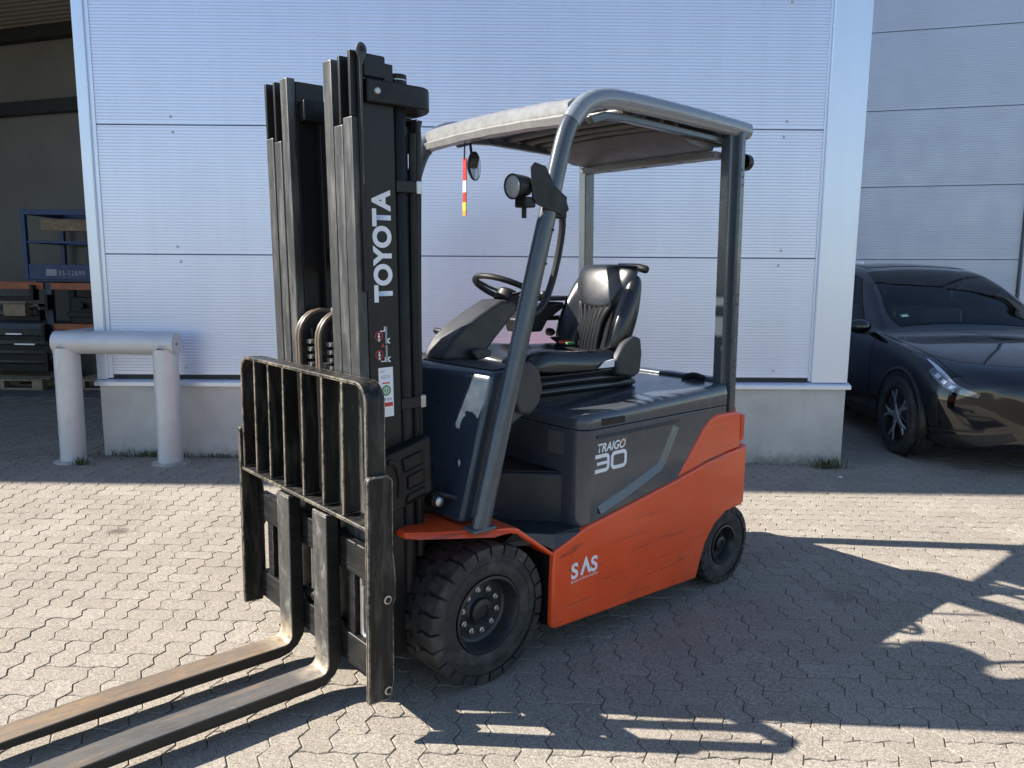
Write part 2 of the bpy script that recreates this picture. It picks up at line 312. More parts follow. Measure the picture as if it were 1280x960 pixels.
def stroke(mb, pts, w, T, closed=False, th=0.0):
    """flat ribbon of width w along 2D polyline, placed by T (x,y -> plane)"""
    n = len(pts); L = []; Rr = []
    for i in range(n):
        a = Vector(pts[(i - 1) % n]) if (closed or i > 0) else None; b_ = Vector(pts[i]); c = Vector(pts[(i + 1) % n]) if (closed or i < n - 1) else None
        d1 = (b_ - a).normalized() if a is not None else (c - b_).normalized(); d2 = (c - b_).normalized() if c is not None else d1
        n1 = Vector((-d1.y, d1.x)); n2 = Vector((-d2.y, d2.x)); mi = (n1 + n2); mi = mi.normalized() if mi.length > 1e-6 else n1
        k = w / 2 / max(0.4, mi.dot(n1)); L.append(b_ + mi * k); Rr.append(b_ - mi * k)
    vs = [T @ Vector((p.x, p.y, th)) for p in L + Rr]
    m_ = n if closed else n - 1
    mb.add(vs, [(i, n + i, n + (i + 1) % n, (i + 1) % n) for i in range(m_)])
def text_obj(name, body, size, T, mat, parent, offset=0.0, sx=1.0, shear=0.0, align='LEFT'):
    c = bpy.data.curves.new(name, 'FONT'); c.body = body; c.size = size; c.offset = offset; c.shear = shear; c.resolution_u = 6; c.align_x = align
    t = bpy.data.objects.new(name + '_curve', c); COL.objects.link(t)
    dg = bpy.context.evaluated_depsgraph_get(); me = bpy.data.meshes.new_from_object(t.evaluated_get(dg)); me.name = name
    bpy.data.objects.remove(t, do_unlink=True); bpy.data.curves.remove(c)
    me.transform(T @ Matrix.Diagonal((sx, 1, 1, 1))); me.materials.clear(); me.materials.append(M[mat])
    o = bpy.data.objects.new(name, me); COL.objects.link(o); o.parent = parent
    return o
def frame(o, x, y):
    """matrix mapping (x,y,0) to o + x*X + y*Y"""
    X = Vector(x).normalized(); Y = Vector(y).normalized(); Z = X.cross(Y)
    m_ = Matrix((X, Y, Z)).transposed().to_4x4(); m_.translation = Vector(o); return m_

# ------------------------------------------------------------------ ground and paving
g = MB().add([(-400, -400, -0.0048), (400, -400, -0.0048), (400, 600, -0.0048), (-400, 600, -0.0048)], [(0, 1, 2, 3)])
ground = g.build('ground', 'joint_sand', smooth=False, mtx=GT); tag(ground, kind='structure')
U = 0.113
def unit_edge(flip=False):
    a = 0.0065 if flip else 0.0135; return [(0.0, 0.0), (0.27, a), (0.73, -a)]
def stone_poly(horizontal):
    """outline of a two-cell interlocking stone, counter-clockwise, lower-left cell corner at the origin"""
    w, h = (2, 1) if horizontal else (1, 2); P = []
    e = unit_edge(); eh = unit_edge(True)
    for i in range(w): P += [((i + t) * U, d) for t, d in eh]
    for j in range(h): P += [(w * U + d, (j + t) * U) for t, d in e]
    er = [(1.0, 0.0), (0.73, -e[1][1]), (0.27, e[1][1])]
    for i in range(w - 1, -1, -1): P += [((i + t) * U, h * U + d * eh[1][1] / e[1][1]) for t, d in er]
    for j in range(h - 1, -1, -1): P += [(d, (j + t) * U) for t, d in er]
    return P
def inset(P, k):
    n = len(P); out = []
    for i in range(n):
        a, b_, c = Vector(P[i - 1]), Vector(P[i]), Vector(P[(i + 1) % n])
        d1 = (b_ - a).normalized(); d2 = (c - b_).normalized(); n1 = Vector((-d1.y, d1.x)); n2 = Vector((-d2.y, d2.x))
        mi = (n1 + n2).normalized(); q = b_ + mi * (k / max(0.5, mi.dot(n1))); out.append((q.x, q.y))
    return out
def stone_template(horizontal):
    P = stone_poly(horizontal); cx = sum(p[0] for p in P) / len(P); cy = sum(p[1] for p in P) / len(P)
    P = [(x - cx, y - cy) for x, y in P]
    A = inset(P, 0.0019); B = inset(P, 0.0043); n = len(P)
    v = [(x, y, -0.025) for x, y in A] + [(x, y, -0.0024) for x, y in A] + [(x, y, 0.0) for x, y in B]
    f = [(i, (i + 1) % n, n + (i + 1) % n, n + i) for i in range(n)] + [(n + i, n + (i + 1) % n, 2 * n + (i + 1) % n, 2 * n + i) for i in range(n)] + [tuple(range(2 * n, 3 * n))]
    return v, f, (cx, cy)
TPL = [stone_template(True), stone_template(False)]
stone_me = []
for v, f, c in TPL:
    me = bpy.data.meshes.new('paver'); me.from_pydata(v, [], f); me.materials.append(M['paving_stone']); stone_me.append(me)
pavement = empty('pavement', GT); tag(pavement, kind='structure')
spots = []
X0, Y0 = 0.031, 0.017
for i in range(-95, 95):
    for j in range(5, 92):
        d = (i - j) % 4
        if d not in (0, 3): continue
        k = 0 if d == 0 else 1
        c = TPL[k][2]; x = X0 + i * U + c[0]; y = Y0 + j * U + c[1]
        if abs(x) > 1.3 + y * 0.86 or y > 9.9: continue
        if 7.0 < y and -3.5 < x < 2.9: continue
        spots.append((x, y, k))
def rand_m(x, y):
    dz = max(-0.0018, random.gauss(0, 0.0010))
    return Matrix.Translation((x + random.gauss(0, 0.0005), y + random.gauss(0, 0.0005), dz)) @ Matrix.Rotation(random.gauss(0, 0.0045), 4, 'X') @ Matrix.Rotation(random.gauss(0, 0.0045), 4, 'Y') @ Matrix.Rotation(random.gauss(0, 0.004), 4, 'Z')
m_inv = cam.matrix_world.inverted()
def in_view(x, y):
    p = m_inv @ (GT @ Vector((x, y, 0))); 
    return p.z < 0 and abs(p.x / -p.z) < 640 / F_PX and abs(p.y / -p.z) < 480 / F_PX
vis = sorted([s for s in spots if in_view(s[0], s[1])], key=lambda s: s[0] ** 2 + s[1] ** 2)
single = set((s[0], s[1]) for s in vis[:300])
bv, bf = [], []
for x, y, k in spots:
    T = rand_m(x, y)
    if (x, y) in single:
        o = bpy.data.objects.new('paver', stone_me[k]); COL.objects.link(o); o.parent = pavement; o.matrix_basis = T
    else:
        n0 = len(bv); v, f, c = TPL[k]
        bv += [(T @ Vector(p))[:] for p in v]; bf += [tuple(q + n0 for q in ff) for ff in f]
me = bpy.data.meshes.new('paver_field'); me.from_pydata(bv, [], bf); me.materials.append(M['paving_stone'])
o = bpy.data.objects.new('paver_field', me); COL.objects.link(o); o.parent = pavement; tag(o, kind='stuff')
fl = MB().add([(-30, 9.9, -0.002), (-3.0, 9.9, -0.002), (-3.0, 40, -0.002), (-30, 40, -0.002)], [(0, 1, 2, 3)]).build('hall_floor', 'hall_concrete', smooth=False, mtx=GT); tag(fl, kind='structure')

# ------------------------------------------------------------------ silver clad hall
WD, WY = 6.85, 0.0082
HM = Matrix.Translation((0, WD, 0)) @ Matrix.Rotation(WY, 4, 'Z')
hall = empty('clad_hall', HM); tag(hall, 'silver ribbed metal clad hall with concrete plinth behind the forklift', 'building')
XL, XR = -3.712, 3.024
def rib_rows(z0, z1, period=0.0262, depth=0.0017, groove=0.34, lip=0.016):
    """(y offset, z) outline of a micro-ribbed sheet"""
    P = [(0.006, z0), (0.0, z0 + 0.005), (0.0, z0 + lip)]; n = int((z1 - z0 - 2 * lip) / period); z = z0 + lip; per = (z1 - z0 - 2 * lip) / n
    for i in range(n):
        P += [(0.0, z + per * (1 - groove)), (depth, z + per * (1 - groove * 0.62)), (depth, z + per * (1 - groove * 0.38)), (0.0, z + per)]; z += per
    P += [(0.0, z1 - 0.005), (0.006, z1)]; return P
def rib_panel(name, x0, x1, z0, z1, mat, parent, y=0.0, **kw):
    P = rib_rows(z0, z1, **kw); mb = MB(); mb.grid([[(x0, y + a, z) for a, z in P], [(x1, y + a, z) for a, z in P]])
    return mb.build(name, mat, parent, ang=12)
PX0, PX1 = XL + 0.130, XR - 0.345
joints = [0.762, 1.834, 2.932, 4.03, 5.13, 6.23, 7.33, 8.43, 8.98]
for a, b_ in zip(joints[:-1], joints[1:]): rib_panel('wall_panel', PX0, PX1, a + 0.003, b_ - 0.003, 'panel_silver', hall)
MB().box(XL + 0.02, XR - 0.02, 0.012, 0.14, 0.70, 9.0).build('wall_core', 'dark_beam', hall, smooth=False)
MB().box(XL, XL + 0.092, -0.035, 0.16, 0.728, 9.0).build('corner_trim', 'trim_silver', hall, bev=0.004)
MB().box(XL + 0.0925, PX0 - 0.001, -0.010, 0.03, 0.735, 9.0).build('edge_strip', 'trim_silver', hall, bev=0.002)
MB().box(PX1 + 0.022, XR, -0.038, 0.16, 0.728, 9.0).build('corner_trim', 'trim_silver', hall, bev=0.004)
MB().box(PX1 + 0.001, PX1 + 0.0215, -0.008, 0.03, 0.735, 9.0).build('edge_strip', 'trim_silver', hall, bev=0.002)
MB().prism([(-0.075, 0.672), (-0.075, 0.706), (-0.02, 0.724), (0.1, 0.724), (0.1, 0.700), (-0.068, 0.700), (-0.070, 0.672)], 'x', XL - 0.012, XR + 0.022).build('drip_ledge', 'trim_silver', hall, smooth=False)
MB().box(XL + 0.022, XR - 0.012, -0.046, 0.25, -0.25, 0.700).build('plinth', 'plinth_concrete', hall, bev=0.008)
scr = MB().lathe([(0.0001, -0.010), (0.007, -0.009), (0.008, -0.003), (0.012, -0.002), (0.012, 0.0)], 8, 'y')
s0 = None
for px in (-2.93, 2.35):
    for z in (0.83, 1.77, 1.90, 2.87, 3.0, 3.97):
        if s0 is None: s0 = scr.build('screw', 'zinc', hall, mtx=Matrix.Translation((px, 0, z)))
        else: copy_to(s0, hall, Matrix.Translation((px + random.gauss(0, 0.01), 0, z)))
# the hall goes on to the left around a tall open gateway
MB().box(-21, XL - 0.002, 0.0, 0.16, 5.5, 9.0).build('gateway_header', 'panel_silver', hall)
MB().box(-21, -14, 0.0, 0.16, -0.3, 5.498).build('gateway_side', 'panel_silver', hall)
MB().box(-21.2, XR + 0.03, -0.43, 9.0, 9.0, 9.2).build('roof', 'dark_beam', hall, smooth=False)
MB().prism([(0.6, 9.201), (5.0, 10.9), (8.98, 9.201)], 'x', -21.0, XR).build('shade_ridge', 'dark_beam', hall, smooth=False)  # unseen ridge added to keep the sun off the neighbouring wall
MB().box(-21.16, -21.0, 0.0, 9.0, -0.3, 8.998).build('gable_wall', 'hall_sheet', hall, smooth=False)
MB().box(XL + 0.03, XL + 0.13, 0.162, 8.6, -0.3, 8.998).build('partition_wall', 'hall_sheet', hall, smooth=False)
MB().box(XR - 0.10, XR - 0.002, 0.162, 8.6, -0.3, 8.998).build('end_wall', 'panel_silver', hall, smooth=False)
MB().box(-21.0, XR - 0.1, 8.61, 8.75, -0.3, 8.997).build('outer_rear_wall', 'hall_sheet', hall, smooth=False)
BW = Matrix.Translation((-7.2, 12.0 - WD, 0)) @ Matrix.Rotation(R(-19), 4, 'Z')
mb = MB(); rows = []
n = 150; xs = [-11 + 15 * i / n for i in range(n + 1)]
prof = []
for i, x in enumerate(xs): prof += [(x, 0.0), (x + 0.075, 0.0), (x + 0.08, 0.004), (x + 0.095, 0.004)]
prof = [p for p in prof if p[0] < (3.9)]
mb.grid([[(x, y, -0.3) for x, y in prof], [(x, y, 5.35) for x, y in prof]])
mb.v = [tuple(BW @ Vector(p)) for p in mb.v]; mb.build('rear_wall', 'hall_sheet', hall, ang=12)
for z0, z1, dp in ((5.00, 5.16, 0.16), (3.97, 4.16, 0.12)):
    MB().box(-11, 3.8, -dp, -0.01, z0, z1, T=BW).build('steel_rail', 'dark_beam', hall, bev=0.004)
# corrugated ceiling rising towards the gateway
mb = MB(); rows = []; n = 46
A0, A1 = BW @ Vector((-11, 0, 0)), BW @ Vector((3.7, 0, 0)); F0, F1 = Vector((-19, 0.17, 0)), Vector((XL + 0.02, 0.17, 0))
for i in range(n + 1):
    for k, dz in ((0.0, 0.0), (0.42, 0.0), (0.5, 0.05), (0.92, 0.05)):
        t = (i + k) / (n + 1); a = A0.lerp(F0, t); b_ = A1.lerp(F1, t); z = 5.17 + 0.75 * t + dz
        rows.append([(a.x, a.y, z), (b_.x, b_.y, z)])
mb.grid(rows); mb.build('corrugated_ceiling', 'roof_sheet', hall, ang=12)
MB().box(XL - 0.30, XL + 0.02, 0.2, 4.4, 4.78, 5.12).build('roof_beam', 'dark_beam', hall, bev=0.005)

# ------------------------------------------------------------------ neighbouring building with sectional door
NB = Matrix.Translation((5.42, 12.2, 0)) @ Matrix.Rotation(R(-15.6), 4, 'Z')
nb = empty('neighbour_building', NB); tag(nb, 'grey panelled building with wide sectional door behind the black car', 'building')
zz = [-0.3, 0.80, 1.93, 3.03, 4.16, 5.30, 5.98]
for a, b_ in zip(zz[:-1], zz[1:]): rib_panel('door_section', -4.5, 2.225, a + 0.003, b_ - 0.003, 'door_panel', nb, period=0.036, depth=0.0012)
MB().box(-4.6, 2.23, 0.015, 0.2, -0.3, 5.97).build('door_core', 'dark_beam', nb, smooth=False)
MB().box(2.25, 2.42, -0.09, 0.2, -0.3, 5.97).build('door_post', 'door_panel', nb, bev=0.006)
for a, b_ in zip(zz[:-1], zz[1:]): rib_panel('wall_panel', 2.425, 9.0, a + 0.005, b_ - 0.005, 'door_panel', nb, period=0.036, depth=0.0012)
MB().box(2.43, 9.0, 0.015, 0.2, -0.3, 5.97).build('wall_core', 'dark_beam', nb, smooth=False)
MB().box(-4.6, 9.1, -0.05, 5, 5.985, 6.12).build('roof', 'dark_beam', nb, smooth=False)
wl = MB().box(-0.22, 0.085, -0.10, -0.012, 1.77, 1.905).build('light_fixture', 'trim_silver', nb, bev=0.01)  # small white light fixture on the panelled wall, unlit
MB().box(-0.18, 0.045, -0.106, -0.101, 1.795, 1.88).build('cover_plate', 'white_print', wl, bev=0.002)

# ------------------------------------------------------------------ galvanised crash rail at the corner
rail = empty('crash_rail', GT @ Matrix.Translation((-3.84, 6.55, 0))); tag(rail, 'galvanised steel pipe crash rail on two thick posts at the hall corner', 'crash rail')
RR = 0.103
for px, py in ((0.0, 0.0), (0.855, -0.01), (0.0, 1.12)):
    MB().lathe([(RR, -0.3), (RR, 1.0)], 36, 'z', (px, py, 0)).build('post', 'galvanised', rail)
for px, py in ((0.0, 0.0), (0.855, -0.01)):
    MB().lathe([(0.17, -0.02), (0.155, 0.006), (0.13, 0.013), (RR - 0.002, 0.018)], 24, 'z', (px, py, 0)).build('mortar_collar', 'plinth_concrete', rail)
    MB().tube([(px + 0.101 * math.cos(R(a)), py + 0.101 * math.sin(R(a)), 1.045 - math.sqrt(max(0.0004, 0.099 ** 2 - (0.099 * math.sin(R(a))) ** 2)) * 0.97) for a in range(0, 360, 12)], 0.007, 6, closed=True).build('weld_bead', 'galvanised', rail)
MB().tube([(-0.085, -0.0, 1.045), (0.30, 0, 1.045), (0.955, -0.005, 1.045)], 0.098, 36).build('top_pipe', 'galvanised', rail, bev=0.004)
MB().tube([(-0.03, 0.03, 1.043), (0.0, 0.5, 1.043), (0.0, 1.22, 1.043)], 0.097, 36).build('return_pipe', 'galvanised', rail, bev=0.004)
MB().tube([(0.9565, -0.005, 1.045), (0.9585, -0.005, 1.045)], 0.088, 28).build('end_cap', 'galvanised', rail)
MB().lathe([(0.0001, 0.960), (0.012, 0.960), (0.012, 0.957)], 12, 'x', (0, -0.03, 1.045)).build('vent_hole', 'black_plastic', rail)
def weed(x, y, nbl, spread, h, label):
    mb = MB()
    for i in range(nbl):
        bx, by = random.gauss(0, spread), random.gauss(0, 0.02); a = random.uniform(0, 6.28); ln = h * random.uniform(0.4, 1.1); lean = random.uniform(0.2, 0.9); w = random.uniform(0.002, 0.0045)
        dx, dy = math.cos(a), math.sin(a); p0 = Vector((bx, by, -0.01)); p1 = p0 + Vector((dx * ln * lean * 0.4, dy * ln * lean * 0.4, ln * 0.6)); p2 = p0 + Vector((dx * ln * lean, dy * ln * lean, ln * 0.85)); s = Vector((-dy, dx, 0)) * w
        mb.add([p0 - s, p0 + s, p1 + s, p1 - s, p2], [(0, 1, 2, 3), (3, 2, 4)])
    o = mb.build('weed_tuft', 'weed', smooth=False, mtx=GT @ Matrix.Translation((x, y, 0))); tag(o, label, None, None, 'stuff')
weed(2.86, 6.70, 120, 0.08, 0.13, 'dry grass tuft at the right end of the concrete plinth')
weed(-3.70, 6.42, 60, 0.04, 0.10, 'small green weed beside the left post of the crash rail')
weed(-3.25, 6.74, 160, 0.20, 0.09, 'low weeds along the plinth between the crash rail posts')
weed(-2.55, 6.75, 120, 0.25, 0.06, 'sparse low weeds along the plinth right of the crash rail')
weed(2.2, 6.78, 50, 0.25, 0.045, 'thin weeds along the plinth behind the forklift rear wheel')

# ------------------------------------------------------------------ things inside the dark hall
def Hm(x, y, z=0, rz=0): return GT @ Matrix.Translation((x, y, z)) @ Matrix.Rotation(R(rz), 4, 'Z')
rack = empty('storage_rack', Hm(-6.45, 10.72)); tag(rack, 'storage rack with orange shelf beams in the dark gateway', 'rack')
for x in (-1.9, 0.0, 1.9):
    for y in (0.0, 0.55): MB().box(x - 0.045, x + 0.045, y - 0.035, y + 0.035, 0, 1.55 if x else 1.46).build('upright', 'rack_blue', rack, bev=0.004)
for (x0, x1) in ((-1.85, -0.05), (0.05, 1.85)):
    for y in (-0.036, 0.55):
        MB().box(x0, x1, y - 0.025, y + 0.025, 1.36, 1.455).build('shelf_beam', 'rack_orange', rack, bev=0.004)
        MB().box(x0, x1, y - 0.025, y + 0.025, 0.80, 0.89).build('shelf_beam', 'rack_orange' if x0 > 0 else 'rack_blue', rack, bev=0.004)
def bar_thing(name, x, y, z, L, w, h, rz, mat, label, lip=True):
    o = MB()
    o.box(-L / 2, L / 2, -w / 2, w / 2, 0, h)
    if lip: o.box(L / 2 - 0.05, L / 2, -w / 2, w / 2, h + 0.0005, h + 0.16)
    ob = o.build(name, mat, bev=0.006, mtx=Hm(x, y, z, rz)); tag(ob, label, 'attachment', 'forks and attachments stacked on the rack')
for i, (x, z, L, h, rz, mt, lb) in enumerate([
    (-7.25, 1.21, 1.3, 0.05, 2, 'black_paint', 'black spare fork lying highest on the left rack bay'),
    (-7.15, 1.08, 1.5, 0.05, -1, 'black_paint', 'second highest black spare fork on the left rack bay'),
    (-7.25, 0.93, 1.4, 0.07, 1, 'black_paint', 'black spare fork lying on the middle shelf of the left bay'),
    (-7.15, 0.66, 1.4, 0.06, -2, 'black_paint', 'black spare fork just under the middle shelf'),
    (-7.2, 0.52, 1.5, 0.07, 1, 'black_paint', 'black spare fork halfway down the lower stack'),
    (-7.1, 0.38, 1.4, 0.08, -1, 'black_paint', 'black spare fork low in the stack above the pallet'),
    (-7.2, 0.22, 1.5, 0.11, 0, 'black_paint', 'thick black beam resting directly on the pallet')]):
    bar_thing('spare_fork', x, 10.63 + 0.02 * (i % 3), z, L, 0.14, h, rz, mt, lb)
for x, z, L, lb in ((-6.86, 0.74, 0.22, 'short pale metal strip lying upper among the black forks'), (-6.72, 0.60, 0.28, 'bright metal strip lying among the black forks')):
    o = MB().box(-L / 2, L / 2, -0.02, 0.02, 0, 0.022).build('metal_strip', 'trim_silver', bev=0.003, mtx=Hm(x, 10.52, z)); tag(o, lb, 'metal strip')
o = MB(); o.box(-0.15, 0.15, -0.1, 0.1, 0, 0.16); o.box(-0.3, 0.12, -0.03, 0.03, 0.165, 0.19); o.tube([(0.15, 0, 0.12), (0.25, 0.0, 0.15), (0.3, 0, 0.08)], 0.012, 8)
o = o.build('hydraulic_block', 'wood', bev=0.006, mtx=Hm(-6.80, 10.56, 1.002)); tag(o, 'brownish hydraulic block lying on the middle shelf', 'hydraulic part')
for k, (x, w, h, lb) in enumerate(((-5.62, 0.30, 0.62, 'tall black side shift plate leaning on the right rack bay'), (-5.95, 0.34, 0.36, 'dark low gearbox lump on the right rack bay'), (-5.25, 0.26, 0.40, 'dark upright block at the right end of the rack'))):
    o = MB(); o.box(-w / 2, w / 2, -0.12, 0.12, 0, h); o.box(-w / 2 - 0.04, w / 2 + 0.04, -0.16, -0.125, h * 0.25, h * 0.45); o.lathe([(0.05, -0.20), (0.05, -0.165)], 16, 'y', (0, 0, h * 0.7), cap=True)
    o = o.build('machine_part', 'black_paint', bev=0.008, mtx=Hm(x, 10.75, 0.90 if k else 0.70)); tag(o, lb, 'machine part')
def pallet(x, y, rz, lb):
    t = empty('pallet', Hm(x, y, 0, rz)); tag(t, lb, 'pallet', 'wooden pallets on the hall floor')
    for k in range(5): MB().box(-0.6, 0.6, -0.4 + 0.175 * k, -0.4 + 0.175 * k + 0.1, 0.122, 0.144).build('deck_board', 'wood', t, bev=0.002)
    for bx in (-0.6, -0.0725, 0.455):
        for by in (-0.4, -0.07, 0.27): MB().box(bx, bx + 0.145, by, by + 0.13, 0.0225, 0.0995).build('block', 'wood', t, bev=0.002)
        MB().box(bx, bx + 0.145, -0.4, 0.4, 0.1, 0.1215).build('stringer_board', 'wood', t)
    for by in (-0.4, -0.05, 0.3): MB().box(-0.6, 0.6, by, by + 0.1, 0, 0.022).build('bottom_board', 'wood', t)
pallet(-7.02, 10.75, 0, 'wooden pallet under the stack of black forks')
pallet(-5.45, 10.85, 3, 'wooden pallet half hidden behind the crash rail')
cg = empty('work_cage', Hm(-6.28, 10.72, 1.47)); tag(cg, 'blue steel work cage standing on top of the rack', 'work cage')
CW, CDp, CHt = 0.46, 0.9, 0.98
for sx in (-1, 1):
    for yy in (0.0, CDp): MB().box(sx * CW - 0.03, sx * CW + 0.03, yy - 0.03, yy + 0.03, 0.03, CHt).build('corner_post', 'cage_blue', cg, bev=0.004)
for yy in (0.0, CDp):
    MB().box(-CW + 0.031, CW - 0.031, yy - 0.03, yy + 0.03, CHt - 0.075, CHt - 0.001).build('top_rail', 'cage_blue', cg, bev=0.004)
    MB().box(-CW + 0.031, CW - 0.031, yy - 0.018, yy + 0.018, 0.52, 0.555).build('knee_rail', 'cage_blue', cg, bev=0.004)
for sx in (-1, 1):
    MB().box(sx * CW - 0.03, sx * CW + 0.03, 0.031, CDp - 0.031, CHt - 0.075, CHt - 0.001).build('top_rail', 'cage_blue', cg, bev=0.004)
    MB().box(sx * CW - 0.018, sx * CW + 0.018, 0.031, CDp - 0.031, 0.52, 0.555).build('knee_rail', 'cage_blue', cg, bev=0.004)
    MB().box(sx * CW - 0.012, sx * CW + 0.012, 0.031, CDp - 0.031, 0.03, 0.22).build('toe_board', 'cage_blue', cg, bev=0.003)
tb = MB().box(-CW + 0.031, CW - 0.031, -0.02, 0.02, 0.03, 0.235).build('toe_board', 'cage_blue', cg, bev=0.003)
MB().box(-CW, CW, 0.02, CDp, 0.0, 0.029).build('floor_plate', 'cage_blue', cg)
for sx in (-0.3, 0.3): MB().box(sx - 0.08, sx + 0.08, 0.05, CDp, -0.06, -0.001).build('fork_pocket', 'black_paint', cg)
mb = MB()
for k in range(11): x = 0.06 + k * 0.036; mb.box(x, x + 0.006, CDp - 0.003, CDp + 0.003, 0.23, 0.90)
for k in range(14): mb.box(0.05, 0.43, CDp + 0.0035, CDp + 0.0075, 0.24 + k * 0.048, 0.246 + k * 0.048)
mb.build('wire_mesh', 'cage_blue', cg, smooth=False)
mb = MB()
for k in range(20): y = 0.05 + k * 0.04; mb.box(CW - 0.003, CW + 0.003, y, y + 0.006, 0.23, 0.90)
for k in range(14): mb.box(CW + 0.0035, CW + 0.0075, 0.04, 0.86, 0.24 + k * 0.048, 0.246 + k * 0.048)
mb.build('wire_mesh', 'cage_blue', cg, smooth=False)
MB().box(-0.30, 0.36, 0.10, 0.16, 0.70, 0.86).build('wooden_board', 'wood', cg, bev=0.003)
text_obj('number_marking', '35-12699', 0.100, frame((-0.03, -0.0215, 0.085), (1, 0, 0.0), (0, 0, 1)), 'grey_print', tb)
MB().box(-0.19, -0.045, -0.0225, -0.0215, 0.08, 0.17).build('rating_plate', 'grey_print', tb)

# ------------------------------------------------------------------ the forklift (local: x to the forks, y to its left, z up; origin under the front axle)
FY = 0.025
FM = GT @ Matrix.Translation((-0.4564, 3.4063, 0)) @ Matrix.Rotation(3.8599, 4, 'Z') @ Matrix.Translation((0, FY, 0))
FL = empty('forklift', FM); tag(FL, 'orange and grey electric forklift with black mast parked on the paving', 'forklift')
def P_(mb, name, mat, bev=0.0, parent=None, **k): return mb.build(name, mat, parent or FL, bev=bev, **k)
S2 = (1, -1)

# --- wheels
def make_tyre(r, w, rin, nlug, depth, lugw):
    """solid block-tread tyre, axis y, outer face at y=w/2"""
    mb = MB(); h = w / 2; rb = r - depth
    prof = [(rin, -h + 0.03), (rin + 0.012, -h + 0.012), (rin + 0.05, -h + 0.002), (rb - 0.035, -h + 0.004), (rb - 0.012, -h + 0.012), (rb, -h + 0.03), (rb, h - 0.03), (rb - 0.012, h - 0.012), (rb - 0.035, h - 0.004),
            (rb - 0.05, h - 0.004), (rb - 0.052, h - 0.001), (rb - 0.06, h - 0.001), (rb - 0.062, h - 0.005), (rin + 0.05, h - 0.002), (rin + 0.035, h - 0.003), (rin + 0.012, h - 0.012), (rin, h - 0.03)]
    mb.lathe(prof, 72, 'y')
    for side in S2:
        for k in range(nlug):
            a = 2 * math.pi * (k + (0.5 if side > 0 else 0)) / nlug
            # lug footprint as (angle, y) outline with a stepped inner end, so the halves interlock
            da = math.pi / nlug * lugw
            out = [(-da, h - 0.004), (da, h - 0.004), (da * 1.0, h * 0.42), (da * 0.55, h * 0.30), (da * 0.55, -h * 0.10), (-da * 0.75, -h * 0.16), (-da * 0.75, h * 0.22), (-da * 1.0, h * 0.34)]
            vs = []
            for lvl in range(3):
                for (b_, y) in out:
                    rr = (rb - 0.004, r - 0.004, r)[lvl]; kk = (1.06, 1.0, 0.93)[lvl]
                    yy = y; 
                    if y > h - 0.01: yy = (h + 0.001, h - 0.004, h - 0.014)[lvl]
                    if y > h - 0.01 and lvl == 0: rr = rb - 0.028
                    an = a + b_ * kk; vs.append((rr * math.cos(an), side * yy, rr * math.sin(an)))
            n = len(out)
            fs = [(i, (i + 1) % n, n + (i + 1) % n, n + i) for i in range(n)] + [(n + i, n + (i + 1) % n, 2 * n + (i + 1) % n, 2 * n + i) for i in range(n)] + [tuple(range(2 * n, 3 * n))]
            mb.add(vs, fs)
    return mb
def wheel(kind, x, y, r, w, rin, nlug, depth, lugw, nbolt, rec, side, hubr):
    t = make_tyre(r, w, rin, nlug, depth, lugw).build(kind, 'tyre_rubber', FL, ang=30, mtx=Matrix.Translation((x, y, r)) @ (Matrix.Identity(4) if side > 0 else Matrix.Rotation(math.pi, 4, 'Z')))
    h = w / 2
    rim = MB().lathe([(rin + 0.002, h - 0.03), (rin + 0.006, h - 0.008), (rin - 0.004, h - 0.006), (rin - 0.012, h - 0.02), (rin - 0.02, h - rec), (rin * 0.80, h - rec - 0.008), (hubr * 1.25, h - rec - 0.006), (hubr, h - rec + 0.004),
                      (hubr * 0.95, h - rec + 0.022), (hubr * 0.55, h - rec + 0.026), (hubr * 0.5, h - rec + 0.018), (0.0005, h - rec + 0.018)], 56, 'y').build('rim', 'rim_paint', t, ang=30)
    b0 = None
    for k in range(nbolt):
        a = 2 * math.pi * (k + 0.3) / nbolt; T = Matrix.Translation((0.092 * math.cos(a), h - rec - 0.006, 0.092 * math.sin(a)))
        if b0 is None: b0 = MB().lathe([(0.0135, 0.0), (0.0135, 0.012), (0.010, 0.014), (0.0085, 0.0135), (0.0085, 0.020), (0.0005, 0.021)], 6, 'y').build('wheel_bolt', 'zinc', t, mtx=T)
        else: copy_to(b0, t, T)
    return t
for s in S2:
    wheel('front_tyre', 0, s * (0.540 - 0.1225), 0.2975, 0.245, 0.158, 24, 0.016, 0.84, 10, 0.075, s, 0.055)
    wheel('rear_tyre', -1.674, s * (0.555 - 0.085), 0.2208, 0.17, 0.105, 24, 0.009, 0.86, 0, 0.05, s, 0.042)
P_(MB().lathe([(0.06, -0.3), (0.06, 0.3)], 20, 'y', (0, 0, 0.2975)), 'front_axle', 'black_paint')
P_(MB().box(-1.74, -1.61, -0.38, 0.38, 0.14, 0.30), 'rear_axle', 'black_paint', 0.01)

